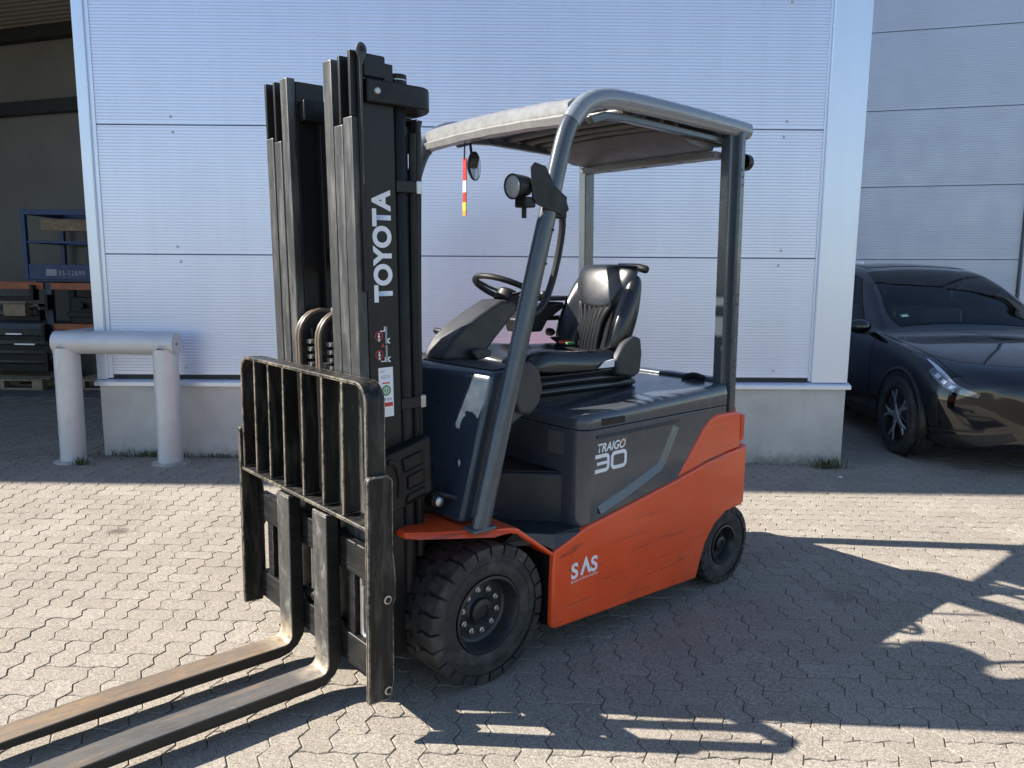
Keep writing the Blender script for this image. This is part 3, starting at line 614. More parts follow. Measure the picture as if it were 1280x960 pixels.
# --- orange chassis
SY = 0.575
skirt = [(-0.322, 0.505), (-0.320, 0.158), (-0.345, 0.146), (-1.384, 0.108), (-1.415, 0.19), (-1.455, 0.29), (-1.53, 0.375), (-1.63, 0.425), (-1.78, 0.435), (-1.795, 0.45), (-1.80, 0.775), (-1.74, 0.765), (-1.56, 0.748), (-1.46, 0.735), (-1.175, 0.680), (-0.56, 0.580), (-0.50, 0.566)]
for s in S2: P_(MB().prism(skirt, 'y', s * (SY - 0.035), s * SY), 'side_skirt', 'orange_paint', 0.012, seg=3)
upper = [(-1.19, 0.687), (-1.30, 0.815), (-1.39, 0.915), (-1.445, 0.957), (-1.51, 0.978), (-1.70, 0.974), (-1.735, 0.95), (-1.745, 0.769), (-1.56, 0.752), (-1.46, 0.739)]
for s in S2:
    P_(MB().prism([p for p in upper if True], 'y', s * (SY - 0.05), s * (SY - 0.004)), 'counterweight_cheek', 'orange_paint', 0.014, seg=3)
MBc = MB()
cw = []
for x, y in [(-1.42, -0.52), (-1.42, 0.52)]: pass
plan = [(-1.40, -0.535), (-1.70, -0.535)] + [(-1.70 + 0.13 * math.cos(R(a)), -0.405 + 0.13 * math.sin(R(a))) for a in (-110, -130, -150, -170, -180)] + [(-1.70 + 0.13 * math.cos(R(a)), 0.405 + 0.13 * math.sin(R(a))) for a in (180, 170, 150, 130, 110)] + [(-1.70, 0.535), (-1.40, 0.535)]
P_(MB().prism(plan, 'z', 0.50, 0.985), 'counterweight', 'orange_paint', 0.012, seg=3)
for s in S2:   # rounded rear corner post of the counterweight
    P_(MB().prism([(-1.749, s * 0.53), (-1.749, s * 0.569), (-1.775, s * 0.565), (-1.81, s * 0.545), (-1.835, s * 0.51), (-1.835, s * 0.44)], 'z', 0.80, 0.945), 'corner_cap', 'orange_paint', 0.008, seg=2)
    P_(MB().prism([(-1.801, s * 0.53), (-1.801, s * 0.572), (-1.83, s * 0.55), (-1.85, s * 0.51), (-1.85, s * 0.44)], 'z', 0.44, 0.772), 'corner_cap', 'orange_paint', 0.008, seg=2)
P_(MB().box(-1.35, -0.33, -0.53, 0.53, 0.15, 0.50), 'chassis_core', 'black_paint')
P_(MB().box(-1.42, 0.28, -0.24, 0.24, 0.16, 0.62), 'drive_housing', 'black_paint', 0.02)
# front fenders: bent sheet over the front wheels
for s in S2:
    cen = [(0.335, 0.688), (0.30, 0.694), (0.02, 0.676), (-0.075, 0.668), (-0.115, 0.656), (-0.325, 0.500)]
    th = 0.026
    prof = [(x, z) for x, z in cen] + [(x - (0.008 if i == 5 else 0), z - th) for i, (x, z) in reversed(list(enumerate(cen)))]
    mb = MB(); n = len(prof)
    y0 = 0.235 * s; y1 = SY * s
    vs = []
    for x, z in prof:
        vs.append((x, y0, z))
    for x, z in prof:
        yy = y1 - s * (0.0 if x < 0.12 else 0.40 * max(0, (x - 0.12)) ** 1.0 * (x - 0.12) / 0.22 * 2.0)
        vs.append((x, yy, z))
    mb.add(vs, [tuple(range(n)), tuple(range(2 * n - 1, n - 1, -1))] + [(i, i + n, (i + 1) % n + n, (i + 1) % n) for i in range(n)])
    P_(mb, 'front_fender', 'orange_paint', 0.008, seg=3)
    P_(MB().box(-0.335, -0.322, s * 0.25, s * (SY - 0.005), 0.16, 0.49), 'wheel_well_plate', 'black_paint', 0.004)
P_(MB().box(0.05, 0.24, -0.235, 0.235, 0.62, 0.72), 'mast_crossmember', 'black_paint', 0.01)

# --- cowl, dash and steering
slope = -0.255
cowl = [(0.105, 0.690), (-0.045, 1.280), (-0.070, 1.294), (-0.20, 1.300), (-0.29, 1.285), (-0.305, 1.23), (-0.285, 1.12), (-0.16, 1.06), (-0.06, 0.80), (-0.03, 0.690)]
P_(MB().prism(cowl, 'y', -0.50, 0.470), 'front_cowl', 'slate_paint', 0.020, seg=4)
P_(MB().prism([(-0.085, 1.302), (-0.19, 1.308), (-0.288, 1.293), (-0.28, 1.285), (-0.20, 1.299), (-0.085, 1.296)], 'y', -0.44, 0.43), 'dash_top', 'dash_plastic', 0.003)
pad = [(-0.13, 1.29), (-0.16, 1.325), (-0.23, 1.335), (-0.29, 1.29), (-0.312, 1.215), (-0.29, 1.145), (-0.24, 1.105), (-0.185, 1.115), (-0.15, 1.18)]
P_(MB().prism(pad, 'y', 0.472, 0.500), 'knee_pad', 'dash_plastic', 0.012, seg=3)
col_ = [(-0.095, 1.30), (-0.105, 1.335), (-0.145, 1.395), (-0.215, 1.452), (-0.32, 1.512), (-0.43, 1.566), (-0.495, 1.570), (-0.54, 1.530), (-0.49, 1.475), (-0.39, 1.38), (-0.31, 1.29)]
P_(MB().prism(col_, 'y', -0.085, 0.080), 'steering_column', 'dash_plastic', 0.018, seg=4)
P_(MB().prism([(-0.225, 1.33), (-0.23, 1.345), (-0.26, 1.355), (-0.34, 1.34), (-0.33, 1.31), (-0.25, 1.30)], 'y', 0.091, 0.125), 'pedal_lever', 'dash_plastic', 0.008)
SWC = Vector((-0.545, 0.0, 1.605)); ax = Vector((-0.42, 0, 0.91)).normalized(); e1 = Vector((0.91, 0, 0.42)).normalized(); e2 = Vector((0, 1, 0))
sw = P_(MB().tube([SWC + e1 * (0.178 * math.cos(a)) + e2 * (0.178 * math.sin(a)) for a in [2 * math.pi * i / 48 for i in range(48)]], 0.0145, 10, closed=True), 'steering_wheel', 'black_plastic')
P_(MB().tube([SWC - ax * 0.055, SWC - ax * 0.04, SWC - ax * 0.008, SWC + ax * 0.004], [0.062, 0.060, 0.058, 0.045], 24), 'hub', 'black_plastic', parent=sw)
for a in (80, 200, 320):
    d = e1 * math.cos(R(a)) + e2 * math.sin(R(a)); P_(MB().tube([SWC + d * 0.03 - ax * 0.015, SWC + d * 0.10 - ax * 0.012, SWC + d * 0.175], 0.012, 8, sq=(1.4, 0.6)), 'spoke', 'black_plastic', parent=sw)
kb = SWC + e1 * (-0.13) + e2 * 0.12
P_(MB().lathe([(0.0005, 0.062), (0.018, 0.058), (0.026, 0.045), (0.022, 0.025), (0.012, 0.0)], 16, 'z', kb), 'spinner_knob', 'black_plastic', parent=sw)
P_(MB().lathe([(0.012, -0.135), (0.016, -0.125), (0.010, -0.086)], 12, 'y', (-0.20, 0, 1.42), cap=True), 'key_switch', 'black_plastic')
P_(MB().box(-0.10, -0.06, -0.30, -0.22, 1.305, 1.40), 'display', 'black_plastic', 0.006)
# hydraulic fittings beside the mast foot
hf = P_(MB().lathe([(0.055, 0.30), (0.055, 0.335), (0.03, 0.34), (0.03, 0.39)], 20, 'y', (0.16, 0, 0.78), cap=True), 'tilt_cylinder_pin', 'black_paint', 0.003)
P_(MB().lathe([(0.020, 0.391), (0.020, 0.405), (0.012, 0.410), (0.0005, 0.410)], 12, 'y', (0.16, 0, 0.78)), 'nut', 'zinc', parent=hf)
P_(MB().tube(smooth_path([(0.15, 0.36, 0.80), (0.08, 0.40, 0.78), (0.06, 0.41, 0.72)], 5), 0.014, 8), 'tilt_hose', 'hose_rubber')

# --- floor, step, battery cover (hood)
P_(MB().prism([(0.02, -0.50), (0.02, 0.10), (-0.14, 0.14), (-0.285, 0.235), (-0.40, 0.345), (-0.505, 0.45), (-0.52, -0.50)], 'z', 0.50, 0.795), 'floor_riser', 'step_dark', 0.012, seg=3)
fm = P_(MB().prism([(0.01, -0.49), (0.01, 0.09), (-0.14, 0.13), (-0.28, 0.225), (-0.40, 0.335), (-0.497, 0.43), (-0.497, -0.49)], 'z', 0.796, 0.806), 'floor_mat', 'black_plastic', 0.003)
for k in range(7):
    y = -0.42 + 0.085 * k; P_(MB().box(-0.49, -0.12 - max(0, y) * 0.9, y, y + 0.03, 0.8065, 0.8125), 'mat_rib', 'black_plastic', 0.002, parent=fm)
st_ = P_(MB().prism([(0.0, 0.12), (-0.05, 0.46), (-0.235, 0.535), (-0.36, 0.548), (-0.50, 0.553), (-0.50, 0.42), (-0.28, 0.22)], 'z', 0.545, 0.572), 'step_plate', 'step_dark', 0.004)
mb = MB(); mb.add([(-0.10, 0.49, 0.570), (-0.352, 0.549, 0.570), (-0.495, 0.555, 0.568), (-0.49, 0.571, 0.560), (-0.328, 0.572, 0.512), (-0.10, 0.571, 0.640)], [(0, 1, 4, 5), (1, 2, 3, 4)])
P_(mb, 'step_lip', 'step_dark', smooth=False)
for k in range(4):
    x = -0.30 - 0.055 * k; P_(MB().box(x - 0.035, x, 0.535 + 0.003 * k, 0.541 + 0.003 * k, 0.5725, 0.5765), 'step_grip', 'black_plastic', 0.001, parent=st_)
HY = 0.562
def rplan(x0, x1, hy, r):
    return [(x1, -hy), (x0 - r, -hy)] + [(x0 - r + r * math.cos(R(a)), -hy + r + r * math.sin(R(a))) for a in (-75, -60, -45, -30, -15)] + [(x0, -hy + r), (x0, hy - r)] + [(x0 - r + r * math.cos(R(a)), hy - r + r * math.sin(R(a))) for a in (15, 30, 45, 60, 75)] + [(x0 - r, hy), (x1, hy)]
plan = rplan(-0.495, -1.60, HY, 0.075)
mb = MB(); n = len(plan); zt = lambda x: 1.008 + (-0.50 - x) * 0.006; lidk = lambda x: (1.076 + (-0.50 - x) * 0.052 - zt(x)) / 0.106
mb.add([(x, y, 0.50) for x, y in plan] + [(x, y, zt(x)) for x, y in plan], [tuple(range(n)), tuple(range(2 * n - 1, n - 1, -1))] + [(i, i + n, (i + 1) % n + n, (i + 1) % n) for i in range(n)])
bc = P_(mb, 'battery_cover', 'hood_paint', 0.004)
mb = MB(); lv = [(0.006, 1.0, 0.0), (0.052, 1.0, 0.0), (0.078, 0.992, 0.006), (0.096, 0.975, 0.016), (0.104, 0.945, 0.035), (0.106, 0.90, 0.06)]
rings = []
for dz, k, ix in lv: rings.append([(min(x, -0.495 - ix) if x > -1.2 else x, y * k, zt(x) + (0.005 if dz < 0.01 else dz * lidk(x))) for x, y in plan])
vs = [p for r_ in rings for p in r_]; fs = []
for i in range(len(rings) - 1): fs += [(i * n + j, i * n + (j + 1) % n, (i + 1) * n + (j + 1) % n, (i + 1) * n + j) for j in range(n)]
fs += [tuple(range(n)), tuple((len(rings) - 1) * n + j for j in range(n))]
mb.add(vs, fs); hood = P_(mb, 'seat_hood', 'hood_paint', ang=50)
P_(MB().box(-0.775, -0.615, HY - 0.004, HY + 0.0025, 1.022, 1.054), 'latch_recess', 'black_plastic', 0.003, parent=hood)
# pressed swage on the battery cover
def swage(pts, w, h, name):
    mb = MB(); n = len(pts); L, C, Rr = [], [], []
    for i, p in enumerate(pts):
        a = Vector(pts[max(0, i - 1)]); c = Vector(pts[min(n - 1, i + 1)]); d = (c - a).normalized(); nn = Vector((-d.y, d.x))
        q = Vector(p); L.append(q + nn * w / 2); Rr.append(q - nn * w / 2); C.append(q - nn * w * 0.42)
    vs = [(p.x, HY + 0.0008, p.y) for p in L] + [(p.x, HY + h, p.y) for p in C] + [(p.x, HY + 0.0008, p.y) for p in Rr]
    mb.add(vs, [(i, i + 1, n + i + 1, n + i) for i in range(n - 1)] + [(n + i, n + i + 1, 2 * n + i + 1, 2 * n + i) for i in range(n - 1)]); P_(mb, name, 'hood_paint', parent=bc, smooth=False)
swage([(-1.158, 0.955), (-1.105, 0.865), (-1.065, 0.795), (-1.03, 0.765), (-0.80, 0.685), (-0.612, 0.632)], 0.042, 0.014, 'swage_line')
swage([(-0.585, 0.972), (-0.70, 0.973), (-1.0, 0.976), (-1.19, 0.978)], 0.018, 0.008, 'swage_line')
P_(MB().box(-0.4945, -0.4925, 0.345, 0.445, 0.885, 0.990), 'data_plate', 'plate_dark', parent=bc)
# rear deck strip between the rear pillars
P_(MB().prism([(-1.60, 1.00), (-1.60, 1.15), (-1.66, 1.155), (-1.69, 1.10), (-1.69, 0.985)], 'y', -0.49, 0.485), 'rear_deck', 'slate_paint', 0.012)
P_(MB().tube(smooth_path([(-1.56, 0.30, 1.135), (-1.575, 0.36, 1.155), (-1.58, 0.42, 1.145)], 4), 0.018, 8), 'hood_latch', 'black_plastic')
P_(MB().lathe([(0.0005, 0.02), (0.03, 0.02), (0.035, 0.0)], 16, 'x', (-1.598, -0.20, 1.10)), 'charge_socket', 'grey_print')

# --- overhead guard
GY = 0.533
def guard_side(s):
    y = s * GY
    path = [(0.055, 0.672), (-0.035, 1.02), (-0.122, 1.345), (-0.205, 1.66), (-0.285, 1.95), (-0.345, 2.16), (-0.385, 2.27), (-0.435, 2.345), (-0.505, 2.402), (-0.60, 2.433), (-0.72, 2.444), (-0.95, 2.448), (-1.25, 2.447), (-1.55, 2.442), (-1.705, 2.438)]
    p3 = smooth_path([(x, y if z < 2.0 else y - s * 0.010 * min(1, (z - 2.0) / 0.4), z) for x, z in path], 4)
    a = P_(MB().tube(p3, 0.041, 18, sq=(0.82, 1.0)), 'guard_tube', 'guard_paint')
    P_(MB().box(-0.005, 0.112, y - 0.045, y + 0.034, 0.672, 0.690, T=None), 'pillar_foot', 'guard_paint', 0.006, parent=a)
    for z, x in ((1.60, -0.197), (1.735, -0.234), (1.87, -0.27)):
        P_(MB().lathe([(0.0005, 0.0), (0.006, 0.0)], 10, 'y', (x - 0.012, y + s * 0.0347, z)), 'bolt_hole', 'black_plastic', parent=a)
    rp = [(-1.565, 0.955), (-1.475, 2.43), (-1.66, 2.43), (-1.725, 0.955)]
    P_(MB().prism([(-1.590, 0.955), (-1.548, 2.425), (-1.606, 2.425), (-1.646, 0.955)], 'y', s * 0.475, s * 0.530), 'rear_pillar_channel', 'guard_paint', 0.006)
    rpo = P_(MB().prism([(-1.640, 0.965), (-1.598, 2.425), (-1.648, 2.425), (-1.690, 0.965)], 'y', s * 0.490, s * 0.560), 'rear_pillar', 'guard_paint', 0.012, seg=3)
    for z in (1.17, 1.215, 1.25, 2.16, 2.20, 2.235, 1.55, 1.60):
        x = -1.668 + (z - 0.96) * 0.028 + (0.010 if int(z * 100) % 2 else 0); P_(MB().lathe([(0.0005, 0.0), (0.0065, 0.0)], 10, 'y', (x, s * 0.5606, z)), 'bolt_hole', 'black_plastic', parent=rpo)
    # clear film wound round the upper tube
    fp = [q for q in p3 if q[0] < -0.40]
    P_(MB().tube(fp, 0.0425, 18, sq=(0.84, 1.02)), 'film_wrap', 'guard_paint' if s < 0 else 'film_clear', parent=a)
    # inner frame rail
    P_(MB().prism([(-0.56, 2.36), (-0.66, 2.395), (-0.80, 2.405), (-1.62, 2.395), (-1.62, 2.365), (-0.80, 2.372), (-0.67, 2.362), (-0.59, 2.335)], 'y', s * 0.452, s * 0.487), 'roof_rail', 'guard_paint', 0.005)
m, nt, b = newmat('film_clear'); M['film_clear'] = m
put(nt, b.inputs['Base Color'], (0.20, 0.225, 0.255)); put(nt, b.inputs['Roughness'], ramp(nt, noise(nt, 30, 5), [(0.3, (0.10,) * 3), (0.7, (0.3,) * 3)]))
b.inputs['Coat Weight'].default_value = 0.8; b.inputs['Coat Roughness'].default_value = 0.1; bump(nt, b, noise(nt, 26, 4, stretch=(1, 1, 4)), 0.5, 0.01)
for s in S2: guard_side(s)
# front cross beam wrapped in film, roof bars and rear roof plate
fb = [(-0.398, 2.306), (-0.388, 2.334), (-0.406, 2.346), (-0.404, 2.356), (-0.405, 2.392), (-0.435, 2.412), (-0.50, 2.425), (-0.505, 2.385), (-0.455, 2.345), (-0.43, 2.300)]
mb = MB(); ny = 21; rows = []
for k in range(ny):
    y = -0.508 + 1.016 * k / (ny - 1); dz = 0.013 * (1 - (y / 0.5) ** 2)
    rows.append([(x + 0.0012 * math.sin(k * 2.1 + i * 1.7), y, z + dz + 0.0010 * math.sin(k * 1.3 + i)) for i, (x, z) in enumerate(fb + fb[:1])])
mb.grid(rows); mb.add([rows[0][i] for i in range(len(fb))], [tuple(range(len(fb)))]); mb.add([rows[-1][i] for i in range(len(fb))], [tuple(range(len(fb)))])
fbo = P_(mb, 'front_roof_beam', 'film', ang=28)
for k, x in enumerate((-0.66, -0.79, -0.92, -1.05, -1.16)):
    P_(MB().tube([(x, -0.486, 2.415), (x, 0, 2.425), (x, 0.486, 2.415)], 0.019, 12), 'roof_bar', 'roof_under')
P_(MB().box(-1.62, -0.82, -0.49, 0.49, 2.452, 2.462), 'roof_cover', 'guard_paint', 0.004)
P_(MB().prism([(-1.18, 2.425), (-1.18, 2.395), (-1.30, 2.345), (-1.42, 2.325), (-1.52, 2.325), (-1.53, 2.352), (-1.60, 2.356), (-1.60, 2.425)], 'y', -0.45, 0.45), 'rear_roof_plate', 'roof_under', 0.006)
P_(MB().box(-1.60, -1.505, -0.475, 0.475, 2.292, 2.324), 'rear_roof_beam', 'beam_grey', 0.006)
for y in (-0.28, -0.02, 0.22): P_(MB().lathe([(0.0005, 2.2912), (0.016, 2.2912), (0.016, 2.293)], 14, 'z', (-1.55, y, 0)), 'beam_hole', 'black_plastic')
P_(MB().lathe([(0.0005, -1.76), (0.03, -1.76), (0.042, -1.74), (0.042, -1.70)], 24, 'x', (0, 0.51, 2.285)), 'rear_mirror', 'black_plastic')  # small round black mirror behind the rear pillar
# grab handle, work lamp, round mirror
P_(MB().tube(smooth_path([(-0.345, 0.50, 2.04), (-0.40, 0.475, 2.00), (-0.435, 0.465, 1.90), (-0.405, 0.46, 1.72), (-0.345, 0.465, 1.585), (-0.27, 0.485, 1.535), (-0.20, 0.52, 1.53)], 5), 0.0155, 10), 'grab_handle', 'black_plastic')
lamp = P_(MB().prism([(-0.335, 1.93), (-0.225, 1.955), (-0.19, 1.965), (-0.165, 1.99), (-0.155, 2.105), (-0.175, 2.125), (-0.235, 2.115), (-0.285, 2.045), (-0.345, 2.01), (-0.37, 1.955)], 'y', 0.562, 0.568), 'lamp_bracket', 'black_plastic', 0.002)
P_(MB().box(-0.365, -0.275, 0.49, 0.5615, 1.92, 2.01, T=None), 'bracket_clamp', 'black_plastic', 0.006, parent=lamp)
LT = frame((-0.105, 0.515, 2.030), (0, 1, 0), (0.10, 0, 1)); 
lb = MB().lathe([(0.020, -0.085), (0.038, -0.075), (0.046, -0.03), (0.050, 0.0), (0.047, 0.004), (0.043, -0.004)], 28, 'z'); lb.v = [tuple(LT @ Vector(p)) for p in lb.v]; P_(lb, 'lamp_housing', 'black_plastic', parent=lamp)
lb = MB().lathe([(0.0435, -0.003), (0.03, 0.002), (0.0005, 0.004)], 28, 'z'); lb.v = [tuple(LT @ Vector(p)) for p in lb.v]; P_(lb, 'lamp_lens', 'lens', parent=lamp)
P_(MB().box(-0.190, -0.135, 0.495, 0.5615, 1.952, 1.992), 'lamp_joint', 'black_plastic', 0.005, parent=lamp)
P_(MB().lathe([(0.0005, 0.0), (0.010, 0.0), (0.010, 0.042)], 10, 'z', (-0.165, 0.52, 1.912)), 'lamp_screw', 'black_plastic', parent=lamp)
mr = MB().lathe([(0.0005, -0.03), (0.045, -0.022), (0.070, -0.006), (0.072, 0.004), (0.066, 0.006)], 32, 'x'); MT = Matrix.Translation((-0.56, -0.30, 2.225)) @ Matrix.Rotation(R(118), 4, 'Z'); mr.v = [tuple(MT @ Vector(p)) for p in mr.v]
mro = P_(mr, 'round_mirror', 'black_plastic'); 
mg = MB().lathe([(0.0005, 0.012), (0.04, 0.010), (0.067, 0.0055)], 32, 'x'); mg.v = [tuple(MT @ Vector(p)) for p in mg.v]; P_(mg, 'mirror_glass', 'mirror_glass', parent=mro)
P_(MB().tube([(-0.545, -0.30, 2.25), (-0.53, -0.30, 2.34), (-0.52, -0.30, 2.39)], 0.007, 8), 'mirror_arm', 'black_plastic', parent=mro)

# --- seat
def loft(secs, name, mat, parent=None, sub=1, **k):
    mb = MB(); n = len(secs[0]); mb.add([p for s_ in secs for p in s_], [(i * n + j, i * n + (j + 1) % n, (i + 1) * n + (j + 1) % n, (i + 1) * n + j) for i in range(len(secs) - 1) for j in range(n)] + [tuple(range(n)), tuple((len(secs) - 1) * n + j for j in range(n))])
    return P_(mb, name, mat, parent=parent, sub=sub, ang=80, **k)
SX, SYc = -0.455, 0.0
susp = P_(MB().box(-1.19, -0.50, -0.215, 0.215, 1.06, 1.118), 'seat_base', 'black_plastic', 0.012)
bl = []
for z, o in ((1.115, -0.012), (1.128, 0.0), (1.150, -0.004), (1.156, -0.02), (1.165, -0.004), (1.180, 0.002), (1.192, -0.012), (1.200, 0.006), (1.216, 0.006)):
    x0, x1, h = -0.462 + o, -1.215 - o, 0.245 + o; c = 0.05
    bl.append([(x0 - c, -h, z), (x0 - 0.015, -h + 0.015, z), (x0, -h + c, z), (x0, h - c, z), (x0 - 0.015, h - 0.015, z), (x0 - c, h, z), (x1 + c, h, z), (x1 + 0.015, h - 0.015, z), (x1, h - c, z), (x1, -h + c, z), (x1 + 0.015, -h + 0.015, z), (x1 + c, -h, z)])
loft(bl, 'suspension_bellows', 'vinyl', sub=0)
def rr_sec(yw, pts): pass
cu = []
for y, top, dx in ((-0.262, 0.03, 0.06), (-0.255, 0.065, 0.025), (-0.225, 0.105, 0.0), (-0.165, 0.100, -0.004), (-0.10, 0.072, 0.0), (0.0, 0.066, 0.008), (0.10, 0.072, 0.0), (0.165, 0.100, -0.004), (0.225, 0.105, 0.0), (0.255, 0.065, 0.025), (0.262, 0.03, 0.06)):
    z0 = 1.218; x0 = -0.445 - dx
    cu.append([(x0 - 0.02, y, z0 + 0.006), (x0 + 0.012, y, z0 + 0.03), (x0 + 0.010, y, z0 + 0.03 + top * 0.35), (x0 - 0.03, y, z0 + 0.025 + top * 0.85), (x0 - 0.12, y, z0 + 0.02 + top), (x0 - 0.30, y, z0 + top), (x0 - 0.52, y, z0 + top * 0.95), (x0 - 0.62, y, z0 + top), (-1.10, y, z0 + 0.02), (-1.08, y, z0)])
cush = loft(cu, 'seat_cushion', 'vinyl', sub=2)
bk = []
bx = lambda z: -1.035 - (z - 1.22) * 0.36
for z, w, d, bol in ((1.245, 0.16, 0.05, 0.0), (1.27, 0.21, 0.085, 0.03), (1.33, 0.238, 0.10, 0.06), (1.42, 0.245, 0.105, 0.075), (1.50, 0.245, 0.10, 0.07), (1.57, 0.238, 0.09, 0.05), (1.65, 0.225, 0.08, 0.03), (1.71, 0.20, 0.06, 0.01)):
    x = bx(z)
    bk.append([(x + 0.0, 0.0, z), (x + 0.005, w * 0.45, z), (x + bol * 0.8, w * 0.72, z), (x + bol, w * 0.88, z), (x + bol * 0.3, w * 1.03, z), (x - d * 0.6, w * 1.0, z), (x - d, w * 0.8, z), (x - d * 1.1, 0, z),
               (x - d, -w * 0.8, z), (x - d * 0.6, -w * 1.0, z), (x + bol * 0.3, -w * 1.03, z), (x + bol, -w * 0.88, z), (x + bol * 0.8, -w * 0.72, z), (x + 0.005, -w * 0.45, z)])
back = loft(bk, 'seat_backrest', 'vinyl', sub=2)
for k in range(-3, 4):
    P_(MB().tube(smooth_path([(bx(z) + (0.026 if 1.32 < z < 1.55 else 0.012), k * (0.024 + (0.012 if z > 1.52 else 0.0)), z) for z in (1.28, 1.36, 1.45, 1.53, 1.575)], 3), 0.0125, 8), 'backrest_fluting', 'vinyl', parent=back)
hr = []
for z, w, d, f_ in ((1.515, 0.09, 0.02, 0.034), (1.53, 0.135, 0.045, 0.044), (1.57, 0.172, 0.06, 0.050), (1.64, 0.205, 0.07, 0.050), (1.70, 0.215, 0.075, 0.046), (1.738, 0.205, 0.06, 0.036), (1.750, 0.17, 0.03, 0.016)):
    x = bx(z) + f_
    hr.append([(x, 0.0, z), (x - 0.002, w * 0.5, z), (x - 0.012, w * 0.85, z), (x - 0.035, w, z), (x - d, w * 0.94, z), (x - d - 0.015, 0, z), (x - d, -w * 0.94, z), (x - 0.035, -w, z), (x - 0.012, -w * 0.85, z), (x - 0.002, -w * 0.5, z)])
loft(hr, 'head_pad', 'vinyl', parent=back, sub=2)
P_(MB().tube(smooth_path([(-1.235, 0.05, 1.735), (-1.275, 0.14, 1.735), (-1.29, 0.205, 1.72)], 4), [0.02] * 5 + [0.022] * 3 + [0.018], 10), 'seat_handle', 'black_plastic', parent=back)
P_(MB().prism([(-0.985, 1.19), (-0.98, 1.27), (-1.04, 1.345), (-1.11, 1.385), (-1.165, 1.37), (-1.18, 1.29), (-1.17, 1.19), (-1.12, 1.165)], 'y', 0.235, 0.285), 'recliner_cover', 'dash_plastic', 0.015, seg=3)
P_(MB().prism([(-0.86, 1.232), (-0.90, 1.262), (-0.975, 1.272), (-0.975, 1.232)], 'y', 0.267, 0.272), 'seat_badge', 'white_print', parent=cush)
P_(MB().box(-0.435, -0.405, 0.02, 0.14, 1.225, 1.262), 'seat_lever', 'grey_print', 0.006)
sb = P_(MB().tube(smooth_path([(-1.02, 0.22, 1.325), (-0.98, 0.10, 1.300), (-0.98, -0.05, 1.302), (-1.0, -0.20, 1.345)], 5), 0.026, 8, sq=(1.0, 0.22)), 'seat_belt', 'black_plastic')
P_(MB().box(-1.03, -0.97, -0.13, -0.085, 1.318, 1.336), 'buckle_red', 'red_print', 0.005, parent=sb)
P_(MB().box(-1.03, -0.97, -0.08, -0.06, 1.316, 1.330), 'belt_tag', 'green_print', 0.003, parent=sb)
for o in FL.children:
    if o.name.split('.')[0] in ('seat_base', 'suspension_bellows', 'seat_cushion', 'seat_backrest', 'recliner_cover', 'seat_lever', 'seat_belt'): o.matrix_basis = Matrix.Translation((-0.045, 0.0, 0.0)) @ o.matrix_basis
# arm rest with hydraulic levers on the far side
ar = P_(MB().box(-1.02, -0.98, -0.325, -0.28, 1.24, 1.46), 'armrest_post', 'black_plastic', 0.008)
P_(MB().box(-1.08, -0.72, -0.33, -0.27, 1.455, 1.480), 'armrest_beam', 'black_plastic', 0.006, parent=ar)
P_(MB().prism([(-0.62, 1.40), (-0.60, 1.47), (-0.74, 1.535), (-0.92, 1.56), (-0.93, 1.53), (-0.80, 1.46), (-0.76, 1.40)], 'y', -0.36, -0.22), 'lever_console', 'black_plastic', 0.01, parent=ar)
P_(MB().box(-0.99, -0.70, -0.345, -0.235, 1.565, 1.592, T=Matrix.Translation((0, 0, 0))), 'armrest_pad', 'dash_plastic', 0.012, parent=ar)
for k in range(3): P_(MB().lathe([(0.006, 1.46), (0.006, 1.50), (0.014, 1.515), (0.014, 1.53), (0.0005, 1.538)], 10, 'z', (-0.64 - 0.0 * k, -0.34 + 0.045 * k, 0.0)), 'hydraulic_lever', 'black_plastic', parent=ar)
P_(MB().lathe([(0.0005, 0.0), (0.022, 0.0), (0.022, 0.03), (0.01, 0.05)], 12, 'y', (-0.88, -0.30, 1.39)), 'clamp_knob', 'black_plastic', parent=ar)
for o in [ar]: o.matrix_basis = Matrix.Translation((-0.20, 0.02, -0.02))

